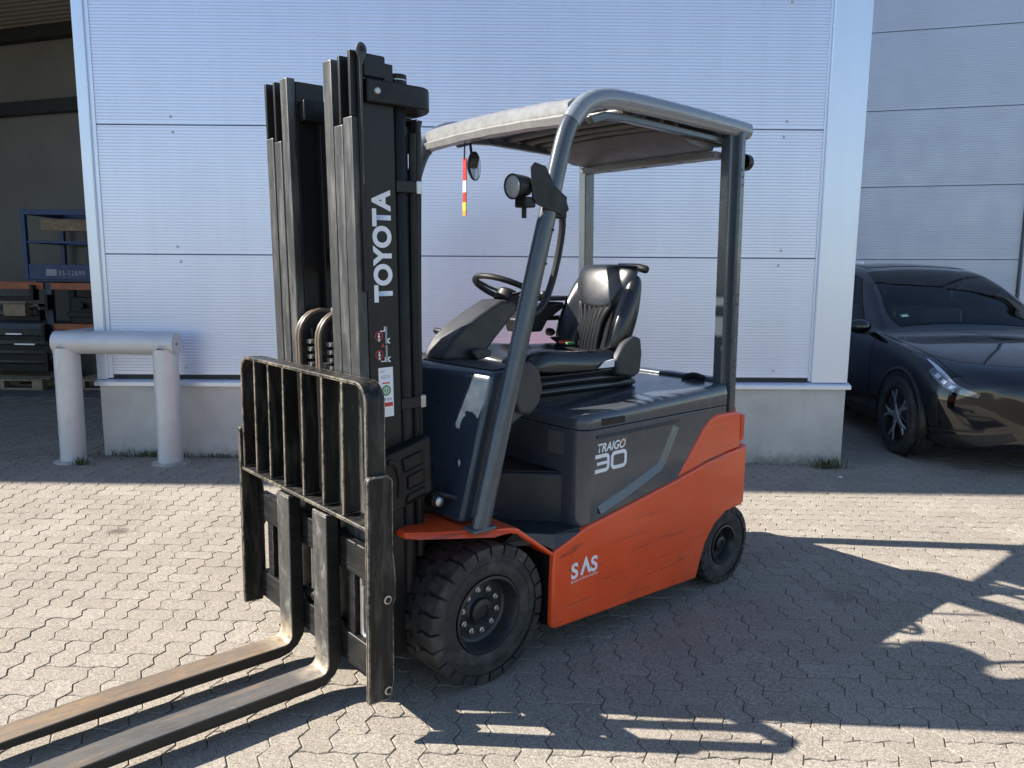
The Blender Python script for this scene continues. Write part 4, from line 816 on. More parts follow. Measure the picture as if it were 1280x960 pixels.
# --- mast: three nested channels on each side, tilted a little forward
before_mast = set(o.name for o in FL.children)
XF, XB = 0.475, 0.300
MO = 0.357
ZT = 2.450
web_near = None
for s in S2:
    def yb(a, b_): return (min(s * a, s * b_), max(s * a, s * b_))
    w_ = P_(MB().box(XB, XF - 0.042, *yb(MO - 0.022, MO), 0.16, ZT - 0.02), 'outer_channel_web', 'mast_side', 0.004)
    if s > 0: web_near = w_
    # front flanges; the outer two stop short and leave thin guide plates standing above them
    for k, (a, b_, ztop) in enumerate(((0.292, MO, 2.235), (0.222, 0.285, 2.215), (0.150, 0.213, ZT))):
        P_(MB().box(XF - 0.040, XF - 0.002 * k, *yb(a, b_), 0.17 if k == 0 else 0.20, ztop), 'front_flange', 'mast_face', 0.004)
    P_(MB().box(XF - 0.050, XF - 0.001, *yb(0.338, 0.3555), 2.236, ZT + 0.005), 'guide_plate', 'mast_side', 0.003)
    P_(MB().box(XF - 0.050, XF - 0.003, *yb(0.262, 0.2775), 2.216, ZT), 'guide_plate', 'mast_side', 0.003)
    P_(MB().box(XB + 0.005, XF - 0.042, *yb(0.225, 0.285), 0.20, ZT - 0.03), 'middle_channel_web', 'mast_side', 0.003)
    P_(MB().box(XB + 0.01, XF - 0.042, *yb(0.152, 0.172), 0.20, ZT - 0.01), 'inner_channel_web', 'mast_side', 0.003)
    P_(MB().box(XB + 0.02, XB + 0.05, *yb(0.118, 0.150), 0.20, ZT - 0.10), 'rear_flange', 'mast_side', 0.003)
    P_(MB().box(XF - 0.055, XF - 0.043, *yb(0.173, 0.224), 0.20, 2.21), 'roller_track', 'black_paint')
    # lift cylinder with its ports, pipes and hoses
    cyl = P_(MB().lathe([(0.036, 0.30), (0.036, 2.22), (0.030, 2.23), (0.030, 2.36), (0.038, 2.365), (0.038, 2.405), (0.0005, 2.41)], 20, 'z', (0.262, s * 0.318, 0)), 'lift_cylinder', 'black_paint', ang=40)
    P_(MB().lathe([(0.0375, 2.382), (0.0385, 2.386), (0.0375, 2.39)], 20, 'z', (0.262, s * 0.318, 0)), 'cylinder_ring', 'zinc', parent=cyl)
    P_(MB().tube([(0.222, s * 0.345, 0.55), (0.222, s * 0.345, 1.60), (0.215, s * 0.345, 2.20)], 0.015, 10), 'hydraulic_pipe', 'black_paint')
    P_(MB().tube(smooth_path([(0.200, s * 0.32, 0.55), (0.198, s * 0.33, 1.5), (0.185, s * 0.33, 2.05), (0.17, s * 0.31, 2.25)], 5), 0.016, 10), 'hydraulic_hose', 'hose_rubber')
    for z in (1.185, 2.005):
        st2 = P_(MB().box(0.205, 0.300, *yb(0.325, 0.362), z - 0.022, z + 0.022), 'hose_strap', 'mast_side', 0.003)
        P_(MB().box(0.188, 0.212, *yb(0.333, 0.3635), z - 0.024, z + 0.024), 'strap_clip', 'zinc', 0.002, parent=st2)
    # bracket casting low on the mast side, three pockets
    brk = P_(MB().prism([(0.430, 1.005), (0.21, 1.055), (0.205, 0.83), (0.40, 0.775), (0.425, 0.80)], 'y', s * (MO + 0.001), s * (MO + 0.062)), 'mast_bracket', 'black_paint', 0.008, seg=3)
    for q in ([(0.345, 0.985), (0.25, 1.008), (0.245, 0.955), (0.335, 0.930)], [(0.322, 0.912), (0.243, 0.934), (0.241, 0.880), (0.322, 0.860)], [(0.322, 0.840), (0.24, 0.862), (0.237, 0.832), (0.335, 0.805)]):
        mb = MB(); c = Vector((sum(p[0] for p in q) / 4, sum(p[1] for p in q) / 4)); yy = s * (MO + 0.0625)
        o4 = [Vector(p) for p in q]; i4 = [c + (p - c) * 0.82 for p in o4]
        mb.add([(p.x, yy + s * 0.007, p.y) for p in o4] + [(p.x, yy, p.y) for p in i4], [(k, (k + 1) % 4, 4 + (k + 1) % 4, 4 + k) for k in range(4)])
        P_(mb, 'pocket_rim', 'black_paint', parent=brk, smooth=False)
    P_(MB().tube(smooth_path([(0.405, s * (MO + 0.064), 0.985), (0.37, s * (MO + 0.064), 0.965), (0.355, s * (MO + 0.064), 0.90), (0.358, s * (MO + 0.064), 0.84)], 4), 0.012, 8), 'bracket_rib', 'black_paint', parent=brk)
    # carriage roller guide edge standing on the channel side
    P_(MB().box(0.437, 0.452, *yb(MO - 0.0, MO + 0.014), 1.62, ZT + 0.0), 'chain_rail', 'mast_side', 0.003)
# lifting eye and the rounded sheave head on the near side
eye = MB(); ring = [(0.440 + 0.021 * math.cos(R(a)), ZT + 0.004 + 0.026 * math.sin(R(a))) for a in range(-60, 240, 25)]
eye.prism([(0.449, 2.0), (0.450, 2.40)] + ring + [(0.439, 2.40), (0.443, 2.0)], 'y', MO + 0.0145, MO + 0.024)
eo = P_(eye, 'lifting_eye', 'mast_face', 0.003)
P_(MB().lathe([(0.0005, MO + 0.0246), (0.011, MO + 0.0246)], 14, 'y', (0.440, 0, ZT + 0.006)), 'eye_hole', 'black_plastic', parent=eo)
for s in S2:
    P_(MB().box(0.335, 0.428, min(s * 0.26, s * 0.365), max(s * 0.26, s * 0.365), 2.37, 2.452), 'channel_head', 'mast_side', 0.008)
    hd = [(0.425, 0.385), (0.425, 0.10), (0.20, 0.10)] + [(0.20 + 0.095 * math.cos(R(a)), 0.235 + 0.150 * math.sin(R(a))) for a in range(-90, -271, -15)] 
    hd = [(x, s * y) for x, y in hd]
    ho = P_(MB().prism(hd, 'z', 2.285, 2.365), 'sheave_head', 'black_paint', 0.006, seg=3, ang=40)
    P_(MB().lathe([(0.0005, 0.392), (0.010, 0.391), (0.013, 0.386)], 10, 'y', (0.385, 0, 2.325)) if s > 0 else MB().box(0.38, 0.39, -0.392, -0.386, 2.32, 2.33), 'head_bolt', 'zinc', parent=ho)
P_(MB().prism([(0.16, 2.28), (0.075, 2.28), (0.10, 2.20), (0.16, 2.13)], 'y', 0.20, 0.215), 'head_gusset', 'black_paint', 0.004)
for k, (dx, dy) in enumerate(((0.0, 0.0), (0.018, 0.03), (-0.01, 0.055))):
    P_(MB().tube(smooth_path([(0.17, 0.30 - dy, 2.26), (0.13 + dx, 0.27 - dy, 2.18), (0.10, 0.20 - dy, 2.06), (0.14, 0.25 - dy, 1.93), (0.19, 0.30 - dy, 1.80)], 5), 0.010, 8), 'hose_loop', 'hose_rubber' if k else 'zinc')
for z0, z1 in ((2.20, 2.34), (1.70, 1.78), (0.55, 0.70), (0.22, 0.34)):
    P_(MB().box(0.262, XB - 0.001, -0.30, 0.30, z0, z1), 'mast_crossbar', 'black_paint', 0.006)
P_(MB().box(0.318, 0.345, -0.149, 0.149, 1.78, 2.30), 'inner_back_plate', 'black_paint', 0.004)
# centre cylinder, pulleys, hoses and chains
P_(MB().lathe([(0.055, 0.30), (0.055, 1.32), (0.035, 1.33), (0.035, 1.46), (0.0005, 1.465)], 24, 'z', (0.385, -0.01, 0)), 'centre_cylinder', 'black_paint', ang=40)
P_(MB().box(0.352, 0.40, -0.11, -0.05, 0.35, 1.50), 'centre_plate', 'black_paint', 0.004)
P_(MB().box(0.385, 0.40, 0.005, 0.045, 1.36, 1.545), 'pulley_bracket', 'zinc', 0.003)
for y0 in (-0.098, 0.075):
    pc = (0.388, y0, 1.425)
    pu = P_(MB().lathe([(0.02, -0.022), (0.088, -0.022), (0.100, -0.018), (0.092, 0.0), (0.100, 0.018), (0.088, 0.022), (0.02, 0.022)], 32, 'y', pc), 'hose_pulley', 'black_paint', ang=40)
    for dy in (-0.011, 0.011):
        pts = [(pc[0] + 0.107 * math.cos(R(a)), y0 + dy, pc[2] + 0.107 * math.sin(R(a))) for a in range(150, -1, -15)] + [(pc[0] + 0.107, y0 + dy, 1.2), (pc[0] + 0.107, y0 + dy, 0.75)]
        P_(MB().tube(pts, 0.0095, 8), 'lift_hose', 'brown_hose', parent=pu)
ch = MB().box(-0.010, 0.010, -0.016, 0.016, 0.0, 0.017); ch.lathe([(0.009, -0.019), (0.009, 0.019)], 8, 'y', (0, 0, 0.0085), cap=True)
c0 = None
for y0 in (-0.055, 0.112):
    par = P_(MB().box(0.452, 0.458, y0 - 0.008, y0 + 0.008, 0.74, 1.46), 'lift_chain', 'black_paint')
    for k in range(22):
        T = Matrix.Translation((0.462, y0, 0.75 + k * 0.031))
        if c0 is None: c0 = ch.build('chain_link', 'chain_steel' if 'chain_steel' in M else 'zinc', par, mtx=T)
        else: copy_to(c0, par, T)

# --- writing and stickers on the mast side
TX = frame((0.365, MO + 0.0012, 1.582), (0, 0, 1), (1, 0, 0))
text_obj('lettering', 'TOYOTA', 0.1030, frame((0.331, MO + 0.0012, 1.583), (0, 0, 1), (1, 0, 0)), 'white_print', web_near, offset=0.0045, sx=0.94)
def on_web(x, z): return frame((x, MO + 0.0013, z), (-1, 0, 0), (0, 0, 1))
stk = MB().box(0.335, 0.398, MO, MO + 0.0012, 1.145, 1.335).build('inspection_sticker', 'white_print', web_near)
mb = MB(); T = frame((0.3665, MO + 0.0018, 1.247), (-1, 0, 0), (0, 0, 1))
stroke(mb, [(0.0165 * math.cos(2 * math.pi * i / 28), 0.0165 * math.sin(2 * math.pi * i / 28)) for i in range(28)], 0.008, T, closed=True); mb.build('green_ring', 'green_print', web_near, smooth=False)
mb = MB(); mb.add([T @ Vector((0.0095 * math.cos(2 * math.pi * i / 20), 0.0095 * math.sin(2 * math.pi * i / 20), 0)) for i in range(20)], [tuple(range(20))]); mb.build('green_centre', 'green_print', web_near, smooth=False)
mb = MB(); stroke(mb, [(0.0, -0.006), (0.0, 0.006), (-0.003, 0.004)], 0.003, frame((0.3665, MO + 0.0022, 1.247), (-1, 0, 0), (0, 0, 1))); mb.build('ring_figure', 'white_print', web_near, smooth=False)
MB().box(0.339, 0.394, MO + 0.0013, MO + 0.0019, 1.185, 1.200).build('red_bar', 'red_print', web_near)
MB().box(0.350, 0.383, MO + 0.0013, MO + 0.0019, 1.273, 1.278).build('red_line', 'red_print', web_near)
for z in (1.322, 1.317, 1.303, 1.298, 1.293): MB().box(0.347 if z < 1.31 else 0.372, 0.387 if z < 1.31 else 0.392, MO + 0.0013, MO + 0.0017, z, z + 0.0018).build('text_line', 'grey_print', web_near)
for k in range(4): MB().box(0.346 + 0.011 * k, 0.352 + 0.011 * k, MO + 0.0013, MO + 0.0018, 1.208, 1.217).build('symbol', 'grey_print', web_near)
for zc, up in ((1.455, True), (1.385, False)):
    mb = MB(); stroke(mb, [(0.0155 * math.cos(2 * math.pi * i / 24), 0.0155 * math.sin(2 * math.pi * i / 24)) for i in range(24)], 0.0035, on_web(0.392, zc), closed=True); mb.build('warning_ring', 'red_print', web_near, smooth=False)
    mb = MB(); T = on_web(0.392, zc)
    stroke(mb, [(0, 0.002), (0, -0.006)], 0.008, T, th=0.0004); stroke(mb, [(0.0, -0.006), (-0.003, -0.020)], 0.003, T, th=0.0004); stroke(mb, [(0.0, -0.006), (0.004, -0.020)], 0.003, T, th=0.0004); stroke(mb, [(0.0, 0.004), (0.0, 0.011)], 0.006, T, th=0.0004); stroke(mb, [(-0.006, 0.0), (0.0, 0.002), (0.006, -0.003)], 0.0028, T, th=0.0004)
    mb.build('warning_figure', 'white_print', web_near, smooth=False)
    mb = MB(); T = on_web(0.360, zc - 0.008)
    stroke(mb, [(0.0, -0.022), (0.0, 0.042)], 0.008, T); mb.build('mast_symbol', 'grey_print', web_near, smooth=False)
    mb = MB(); zf = 0.026 if up else -0.018
    stroke(mb, [(-0.026, zf), (-0.007, zf), (-0.007, zf + 0.016)], 0.004, T, th=0.0003); stroke(mb, [(0.0135 + 0.007 * math.cos(R(a)), -0.012 + 0.008 * math.sin(R(a))) for a in range(70, 291, 20)], 0.005, T, th=0.0003); mb.build('fork_symbol', 'white_print', web_near, smooth=False)
mb = MB(); T = on_web(0.376, 1.42); mb.add([T @ Vector(p) for p in ((-0.008, -0.007, 0), (0.008, -0.007, 0), (0, 0.008, 0))], [(0, 1, 2)]); mb.build('warning_triangle', 'red_print', web_near, smooth=False)

TILT = Matrix.Translation((0.40, 0, 0.80)) @ Matrix.Rotation(R(1.3), 4, 'Y') @ Matrix.Translation((-0.40, 0, -0.80))
for o in FL.children:
    if o.name not in before_mast: o.matrix_basis = TILT @ o.matrix_basis

# --- carriage, load backrest, forks
BY = 0.530
for z0, z1 in ((0.545, 0.672), (0.165, 0.292)):
    cb = P_(MB().box(0.478, 0.515, -BY - 0.005, BY + 0.005, z0, z1), 'carriage_bar', 'black_steel', 0.004)
    P_(MB().box(0.5155, 0.5185, -BY, BY, z0 + 0.03, z0 + 0.036), 'bar_groove', 'black_paint', parent=cb)
    if z0 > 0.5:
        for k in range(15):
            y = -0.49 + 0.07 * k; P_(MB().box(0.492, 0.5165, y, y + 0.012, z1 - 0.010, z1 + 0.0015), 'bar_notch', 'black_plastic', parent=cb)
for y in (-0.44, -0.30, 0.30, 0.44): P_(MB().box(0.479, 0.508, y - 0.028, y + 0.028, 0.293, 0.544), 'carriage_upright', 'black_steel', 0.004)
for y in (-0.06, 0.02, 0.35, 0.40): P_(MB().tube([(0.485, y, 0.30), (0.485, y, 0.54)], 0.010, 8), 'shift_pipe', 'zinc' if y in (0.35, -0.06) else 'hose_rubber')
P_(MB().lathe([(0.022, -0.12), (0.022, 0.06)], 14, 'y', (0.49, 0, 0.33), cap=True), 'shift_cylinder', 'black_paint', 0.002)
P_(MB().tube(smooth_path([(0.49, 0.37, 0.50), (0.50, 0.385, 0.36), (0.505, 0.40, 0.32), (0.50, 0.425, 0.33), (0.495, 0.43, 0.38)], 4), 0.010, 8), 'hose_end', 'zinc')
P_(MB().box(0.40, 0.477, -0.30, 0.30, 0.22, 0.62), 'carriage_plate', 'black_paint', 0.004)
for s in S2:
    y0, y1 = (BY + 0.022, BY + 0.044) if s > 0 else (-BY - 0.044, -BY - 0.022)
    sp = P_(MB().prism([(0.592, 0.140), (0.590, 0.975), (0.580, 0.985), (0.505, 0.985), (0.485, 0.965), (0.485, 0.70), (0.475, 0.60), (0.475, 0.52), (0.485, 0.50), (0.485, 0.20), (0.505, 0.135)], 'y', y0, y1), 'backrest_side_plate', 'lbr_steel', 0.004)
    for z in (0.525, 0.175):
        P_(MB().lathe([(0.016, 0.0), (0.016, 0.007), (0.011, 0.008)], 16, 'y', (0.515, (y1 if s > 0 else y0), z)) if s > 0 else MB().lathe([(0.016, 0.0), (0.016, -0.007), (0.011, -0.008)], 16, 'y', (0.515, y0, z)), 'plate_bolt', 'zinc', parent=sp)
        P_(MB().lathe([(0.0105, 0.0), (0.0105, s * 0.0095), (0.0005, s * 0.0095)], 6, 'y', (0.515, (y1 if s > 0 else y0), z)), 'bolt_socket', 'black_plastic', parent=sp)
# frame strip with rounded upper corners
def strip(cl, w0, w1, t, name):
    """band of thickness t following (y,z) centre line, from x=w0 to w1"""
    n = len(cl); O, I = [], []
    for i in range(n):
        a = Vector(cl[max(0, i - 1)]); c = Vector(cl[min(n - 1, i + 1)]); d = (c - a).normalized(); nn = Vector((-d.y, d.x)); q = Vector(cl[i]); O.append(q + nn * t / 2); I.append(q - nn * t / 2)
    poly = [(p.x, p.y) for p in O] + [(p.x, p.y) for p in reversed(I)]
    return P_(MB().prism(poly, 'x', w0, w1), name, 'lbr_steel', 0.003)
ZTOP = 1.305; r = 0.065; by = BY + 0.012
cl = [(-by, 0.80)] + [(-by + r - r * math.cos(R(a)), ZTOP - r + r * math.sin(R(a))) for a in range(0, 91, 15)] + [(by - r + r * math.sin(R(a)), ZTOP - r + r * math.cos(R(a))) for a in range(0, 91, 15)] + [(by, 0.80)]
strip(cl, 0.500, 0.578, 0.014, 'backrest_frame')
P_(MB().box(0.500, 0.585, -BY - 0.021, BY + 0.021, 0.785, 0.799), 'backrest_lower_bar', 'lbr_steel', 0.003)
for y in (-0.404, -0.26, -0.118, 0.051, 0.219, 0.373):
    P_(MB().box(0.503, 0.576, y - 0.0065, y + 0.0065, 0.800, ZTOP - 0.008), 'backrest_bar', 'lbr_steel', 0.003)
def fork(y0, y1, mat):
    o_ = [(0.574, 0.755), (0.574, 0.145)]
    o_ += [(0.574 + 0.03 - 0.03 * math.cos(R(a)), 0.145 - 0.033 * math.sin(R(a))) for a in (30, 60, 90)]
    o_ += [(1.25, 0.108), (1.70, 0.092), (1.725, 0.084), (1.725, 0.074), (1.60, 0.062), (0.63, 0.062)]
    o_ += [(0.63 - 0.118 * math.sin(R(a)), 0.18 - 0.118 * math.cos(R(a))) for a in (22, 45, 68, 90)]
    o_ += [(0.519, 0.755)]
    sh = P_(MB().prism(o_, 'y', y0, y1), 'fork', mat, 0.005, seg=2)
    P_(MB().box(0.5185, 0.5725, y0 + 0.004, y1 - 0.004, 0.756, 0.762), 'fork_hook', 'shank_steel', 0.002, parent=sh)
    return sh
# fork steel: worn rust-brown blades, grey scuffed shanks (the shank stays painted)
def fork_mat(name, blade):
    m, nt, b = newmat(name); M[name] = m
    t = nt.nodes.new('ShaderNodeTexCoord'); sp_ = nt.nodes.new('ShaderNodeSeparateXYZ'); nt.links.new(t.outputs['Object'], sp_.inputs[0])
    wob = mathn(nt, 'MULTIPLY', mathn(nt, 'SUBTRACT', noise(nt, 18, 6, 0.7), 0.5), 0.16)
    k = ramp(nt, mathn(nt, 'SUBTRACT', mathn(nt, 'ADD', sp_.outputs[2], wob), 0.11), [(0.03, (1, 1, 1)), (0.075, (0, 0, 0))])
    if blade == 'brown': c1 = ramp(nt, noise(nt, 9, 7, 0.7, stretch=(0.35, 3, 1)), [(0.30, (0.115, 0.09, 0.068)), (0.5, (0.20, 0.145, 0.098)), (0.72, (0.30, 0.195, 0.11))]); g2 = (0.135, 0.125, 0.11)
    else: c1 = ramp(nt, noise(nt, 8, 7, 0.7, stretch=(0.35, 3, 1)), [(0.32, (0.065, 0.063, 0.060)), (0.55, (0.105, 0.096, 0.086)), (0.74, (0.24, 0.15, 0.08))]); g2 = (0.11, 0.11, 0.11)
    c1 = mixc(nt, ramp(nt, noise(nt, 40, 8, 0.75, stretch=(0.5, 1.2, 1)), [(0.45, (0, 0, 0)), (0.60, (0.8,) * 3)]), c1, g2)
    c1 = mixc(nt, ramp(nt, noise(nt, 60, 8, 0.8, stretch=(0.12, 2.5, 1)), [(0.60, (0, 0, 0)), (0.66, (0.8,) * 3)]), c1, (0.42, 0.39, 0.34))
    sh = ramp(nt, noise(nt, 20, 8, 0.72, stretch=(1, 1, 0.5)), [(0.35, (0.030, 0.030, 0.030)), (0.55, (0.066, 0.065, 0.062)), (0.70, (0.22, 0.21, 0.195))])
    geo = nt.nodes.new('ShaderNodeNewGeometry')
    col = mixc(nt, k, sh, c1)
    heel = mathn(nt, 'MULTIPLY', ramp(nt, mathn(nt, 'SUBTRACT', sp_.outputs[0], 0.0), [(0.56, (1, 1, 1)), (0.70, (0, 0, 0))]), ramp(nt, sp_.outputs[2], [(0.10, (1, 1, 1)), (0.24, (0, 0, 0))]))
    heel = mathn(nt, 'MULTIPLY', heel, ramp(nt, noise(nt, 16, 6, 0.7), [(0.35, (0, 0, 0)), (0.6, (1, 1, 1))]))
    col = mixc(nt, heel, col, (0.52, 0.44, 0.33))
    vt = nt.nodes.new('ShaderNodeVectorTransform'); vt.vector_type = 'NORMAL'; vt.convert_from = 'WORLD'; vt.convert_to = 'OBJECT'; nt.links.new(geo.outputs['True Normal'], vt.inputs[0])
    sn = nt.nodes.new('ShaderNodeSeparateXYZ'); nt.links.new(vt.outputs[0], sn.inputs[0])
    rub_shade = ramp(nt, mathn(nt, 'MAXIMUM', sn.outputs[2], sn.outputs[0]), [(0.25, (0, 0, 0)), (0.55, (1, 1, 1))])      # carrying faces rubbed bare; the sides have their shade put into the colour
    side = ramp(nt, noise(nt, 14, 7, 0.7, stretch=(0.3, 1, 2)), [(0.4, (0.010, 0.010, 0.010)), (0.62, (0.020, 0.019, 0.018)), (0.8, (0.09, 0.07, 0.05))])
    put(nt, b.inputs['Base Color'], mixc(nt, rub_shade, side, col)); b.inputs['Roughness'].default_value = 0.45; b.inputs['Specular IOR Level'].default_value = 0.35
    put(nt, b.inputs['Metallic'], mathn(nt, 'MULTIPLY', rub_shade, 0.2))
fork_mat('fork_brown', 'brown'); fork_mat('fork_grey', 'grey')
fork(0.115, 0.232, 'fork_grey'); fork(-0.212, -0.095, 'fork_brown')

# --- model lettering on the battery cover and skirt
def side_T(x, z, y): return frame((x, y, z), (-1, 0, 0.02), (0, 0, 1))
text_obj('model_name', 'TRAIGO', 0.0560, side_T(-0.588, 0.901, HY + 0.0015), 'white_print', bc, offset=0.0014, sx=0.93, shear=0.25)
text_obj('model_suffix', '80', 0.032, side_T(-0.752, 0.926, HY + 0.0015), 'orange_print', bc, sx=1.1, shear=0.2)
mb = MB(); T = side_T(-0.580, 0.815, HY + 0.0015); w, h, t = 0.088, 0.068, 0.0175
def rrect(x0, y0, w, h, r, n=4):
    out = []
    for cx, cy, a0 in ((x0 + w - r, y0 + h - r, 0), (x0 + r, y0 + h - r, 90), (x0 + r, y0 + r, 180), (x0 + w - r, y0 + r, 270)):
        out += [(cx + r * math.cos(R(a0 + 90 * k / n)), cy + r * math.sin(R(a0 + 90 * k / n))) for k in range(n + 1)]
    return out
stroke(mb, [(0.0, h), (w - 0.016, h), (w - 0.005, h - 0.004), (w, h - 0.014), (w, 0.014), (w - 0.005, 0.004), (w - 0.016, 0.0), (0.0, 0.0)], t, T)
stroke(mb, [(0.012, h / 2), (w - 0.009, h / 2)], t * 0.8, T)
stroke(mb, rrect(w + 0.026, 0.0, 0.094, h, 0.018), t, T, closed=True)
mb.build('model_number', 'white_print', bc, smooth=False)
sk = [o for o in FL.children if o.name.startswith('side_skirt')][0]
T = frame((-0.432, SY + 0.0012, 0.352), (-1, 0, 0.04), (0, 0, 1))
text_obj('logo_letter', 'S', 0.098, T, 'white_print', sk, offset=0.003, sx=1.0)
mb = MB(); stroke(mb, [(0.066, 0.002), (0.094, 0.066), (0.122, 0.002)], 0.017, T); mb.build('logo_letter', 'white_print', sk, smooth=False)
text_obj('logo_letter', 'S', 0.098, T @ Matrix.Translation((0.127, 0, 0)), 'white_print', sk, offset=0.003)
text_obj('logo_subline', 'System of Active Stability', 0.0185, T @ Matrix.Translation((0.0, -0.02, 0)), 'white_print', sk, sx=0.92)

# ------------------------------------------------------------------ red tag strap hanging from the roof beam
tg = empty('tag_strap', FM @ Matrix.Translation((-0.425, -0.205, 2.285))); tag(tg, 'red and yellow key tag strap hanging from the forklift roof beam', 'tag strap')
MB().tube([(0, 0, 0.03), (0.002, 0.0, 0.0), (0.004, 0.0, -0.05)], 0.004, 6).build('cord', 'black_plastic', tg)
MB().prism([(-0.012, -0.04), (0.012, -0.045), (0.013, -0.15), (-0.011, -0.15)], 'x', -0.003, 0.003).build('red_band', 'red_print', tg)
MB().box(-0.003, 0.003, -0.011, 0.012, -0.205, -0.151).build('white_band', 'white_print', tg)
MB().box(-0.003, 0.003, -0.011, 0.012, -0.252, -0.206).build('red_band', 'red_print', tg)
MB().box(-0.003, 0.003, -0.012, 0.012, -0.292, -0.253).build('yellow_band', 'yellow_print', tg)
MB().box(-0.003, 0.003, -0.012, 0.012, -0.318, -0.293).build('orange_band', 'orange_print', tg)

# ------------------------------------------------------------------ black car beside the hall (local: x forward, y to its left, origin under the front axle)
CK = 1.06
CM = GT @ Matrix.Translation((4.76, 7.30, 0)) @ Matrix.Rotation(R(-92), 4, 'Z')
car = empty('parked_car', CM); tag(car, 'black crossover car parked nose out beside the hall', 'car')
ST = [  # station x, then (y,z) from the underside centre round to the roof centre
 (0.868, [(0, .48), (.02, .48), (.04, .485), (.05, .49), (.05, .50), (.05, .505), (.04, .51), (.03, .51), (.02, .51), (0, .51)]),
 (0.862, [(0, .34), (.22, .34), (.30, .36), (.34, .43), (.34, .53), (.31, .59), (.27, .61), (.21, .62), (.10, .625), (0, .627)]),
 (0.84, [(0, .24), (.40, .24), (.55, .27), (.60, .40), (.60, .55), (.55, .66), (.50, .70), (.40, .72), (.20, .73), (0, .735)]),
 (0.79, [(0, .22), (.60, .22), (.75, .25), (.80, .39), (.82, .56), (.78, .68), (.70, .735), (.52, .77), (.26, .785), (0, .79)]),
 (0.62, [(0, .20), (.70, .20), (.84, .23), (.90, .38), (.92, .60), (.88, .735), (.78, .81), (.58, .845), (.30, .86), (0, .865)]),
 (0.30, [(0, .20), (.74, .20), (.88, .23), (.95, .38), (.955, .66), (.91, .83), (.80, .89), (.60, .915), (.30, .93), (0, .935)]),
 (-0.05, [(0, .20), (.74, .20), (.88, .23), (.958, .38), (.96, .70), (.92, .90), (.82, .945), (.60, .965), (.30, .98), (0, .985)]),
 (-0.50, [(0, .20), (.74, .20), (.88, .22), (.940, .38), (.955, .74), (.925, .965), (.84, 1.0), (.64, 1.02), (.32, 1.035), (0, 1.04)]),
 (-0.80, [(0, .20), (.74, .20), (.88, .22), (.935, .38), (.955, .78), (.92, .995), (.85, 1.06), (.76, 1.13), (.40, 1.17), (0, 1.18)]),
 (-1.25, [(0, .20), (.74, .20), (.88, .22), (.935, .38), (.955, .80), (.92, 1.02), (.82, 1.18), (.70, 1.35), (.38, 1.385), (0, 1.395)]),
 (-1.70, [(0, .20), (.74, .20), (.88, .22), (.935, .38), (.955, .81), (.92, 1.03), (.79, 1.26), (.64, 1.505), (.34, 1.555), (0, 1.565)]),
 (-2.20, [(0, .20), (.74, .20), (.88, .22), (.935, .38), (.955, .82), (.92, 1.04), (.78, 1.30), (.62, 1.57), (.32, 1.615), (0, 1.625)]),
 (-2.80, [(0, .20), (.74, .20), (.88, .22), (.945, .38), (.96, .84), (.92, 1.06), (.77, 1.31), (.61, 1.56), (.32, 1.605), (0, 1.615)]),
 (-3.30, [(0, .22), (.72, .22), (.87, .25), (.94, .40), (.955, .86), (.91, 1.08), (.75, 1.27), (.58, 1.46), (.30, 1.495), (0, 1.50)]),
 (-3.70, [(0, .28), (.66, .28), (.80, .32), (.88, .46), (.90, .88), (.86, 1.08), (.70, 1.18), (.52, 1.28), (.28, 1.31), (0, 1.315)]),
 (-3.88, [(0, .36), (.55, .36), (.66, .40), (.74, .50), (.76, .86), (.72, .98), (.60, 1.02), (.45, 1.05), (.25, 1.06), (0, 1.065)])]
def cr(a, b_, c, d, t): return 0.5 * (2 * b_ + (c - a) * t + (2 * a - 5 * b_ + 4 * c - d) * t * t + (3 * b_ - a - 3 * c + d) * t ** 3)
def prof_at(u, j):
    i = max(0, min(len(ST) - 2, int(u))); t = u - i; g_ = lambda k: ST[max(0, min(len(ST) - 1, k))]
    x = cr(g_(i - 1)[0], g_(i)[0], g_(i + 1)[0], g_(i + 2)[0], t)
    y = cr(g_(i - 1)[1][j][0], g_(i)[1][j][0], g_(i + 1)[1][j][0], g_(i + 2)[1][j][0], t); z = cr(g_(i - 1)[1][j][1], g_(i)[1][j][1], g_(i + 1)[1][j][1], g_(i + 2)[1][j][1], t)
    return Vector((x, y, z))
def SURF(u, v, side=1):
    j = max(0, min(8, int(v))); t = v - j; q = [prof_at(u, max(0, min(9, j + k))) for k in (-1, 0, 1, 2)]
    p = Vector([cr(q[0][k], q[1][k], q[2][k], q[3][k], t) for k in range(3)])
    f = max(0.0, min(1.0, (p.x + 0.1) / 0.94)); p.x -= 0.25 * f * f * (min(1.0, max(0, p.y) / 0.95)) ** 2.2
    p.z *= 1 + 0.085 * max(0.0, min(1.0, (p.z - 0.6) / 0.8))
    return Vector((p.x, side * p.y, p.z)) * CK
def surf_n(u, v, side):
    e = 0.02; a = SURF(u + e, v, side) - SURF(u - e, v, side); b_ = SURF(u, min(9, v + e), side) - SURF(u, v - e, side); n_ = a.cross(b_); n_.normalize()
    if n_.dot(SURF(u, v, side) - Vector((-1.5, 0, 0.7))) < 0: n_ = -n_
    return n_
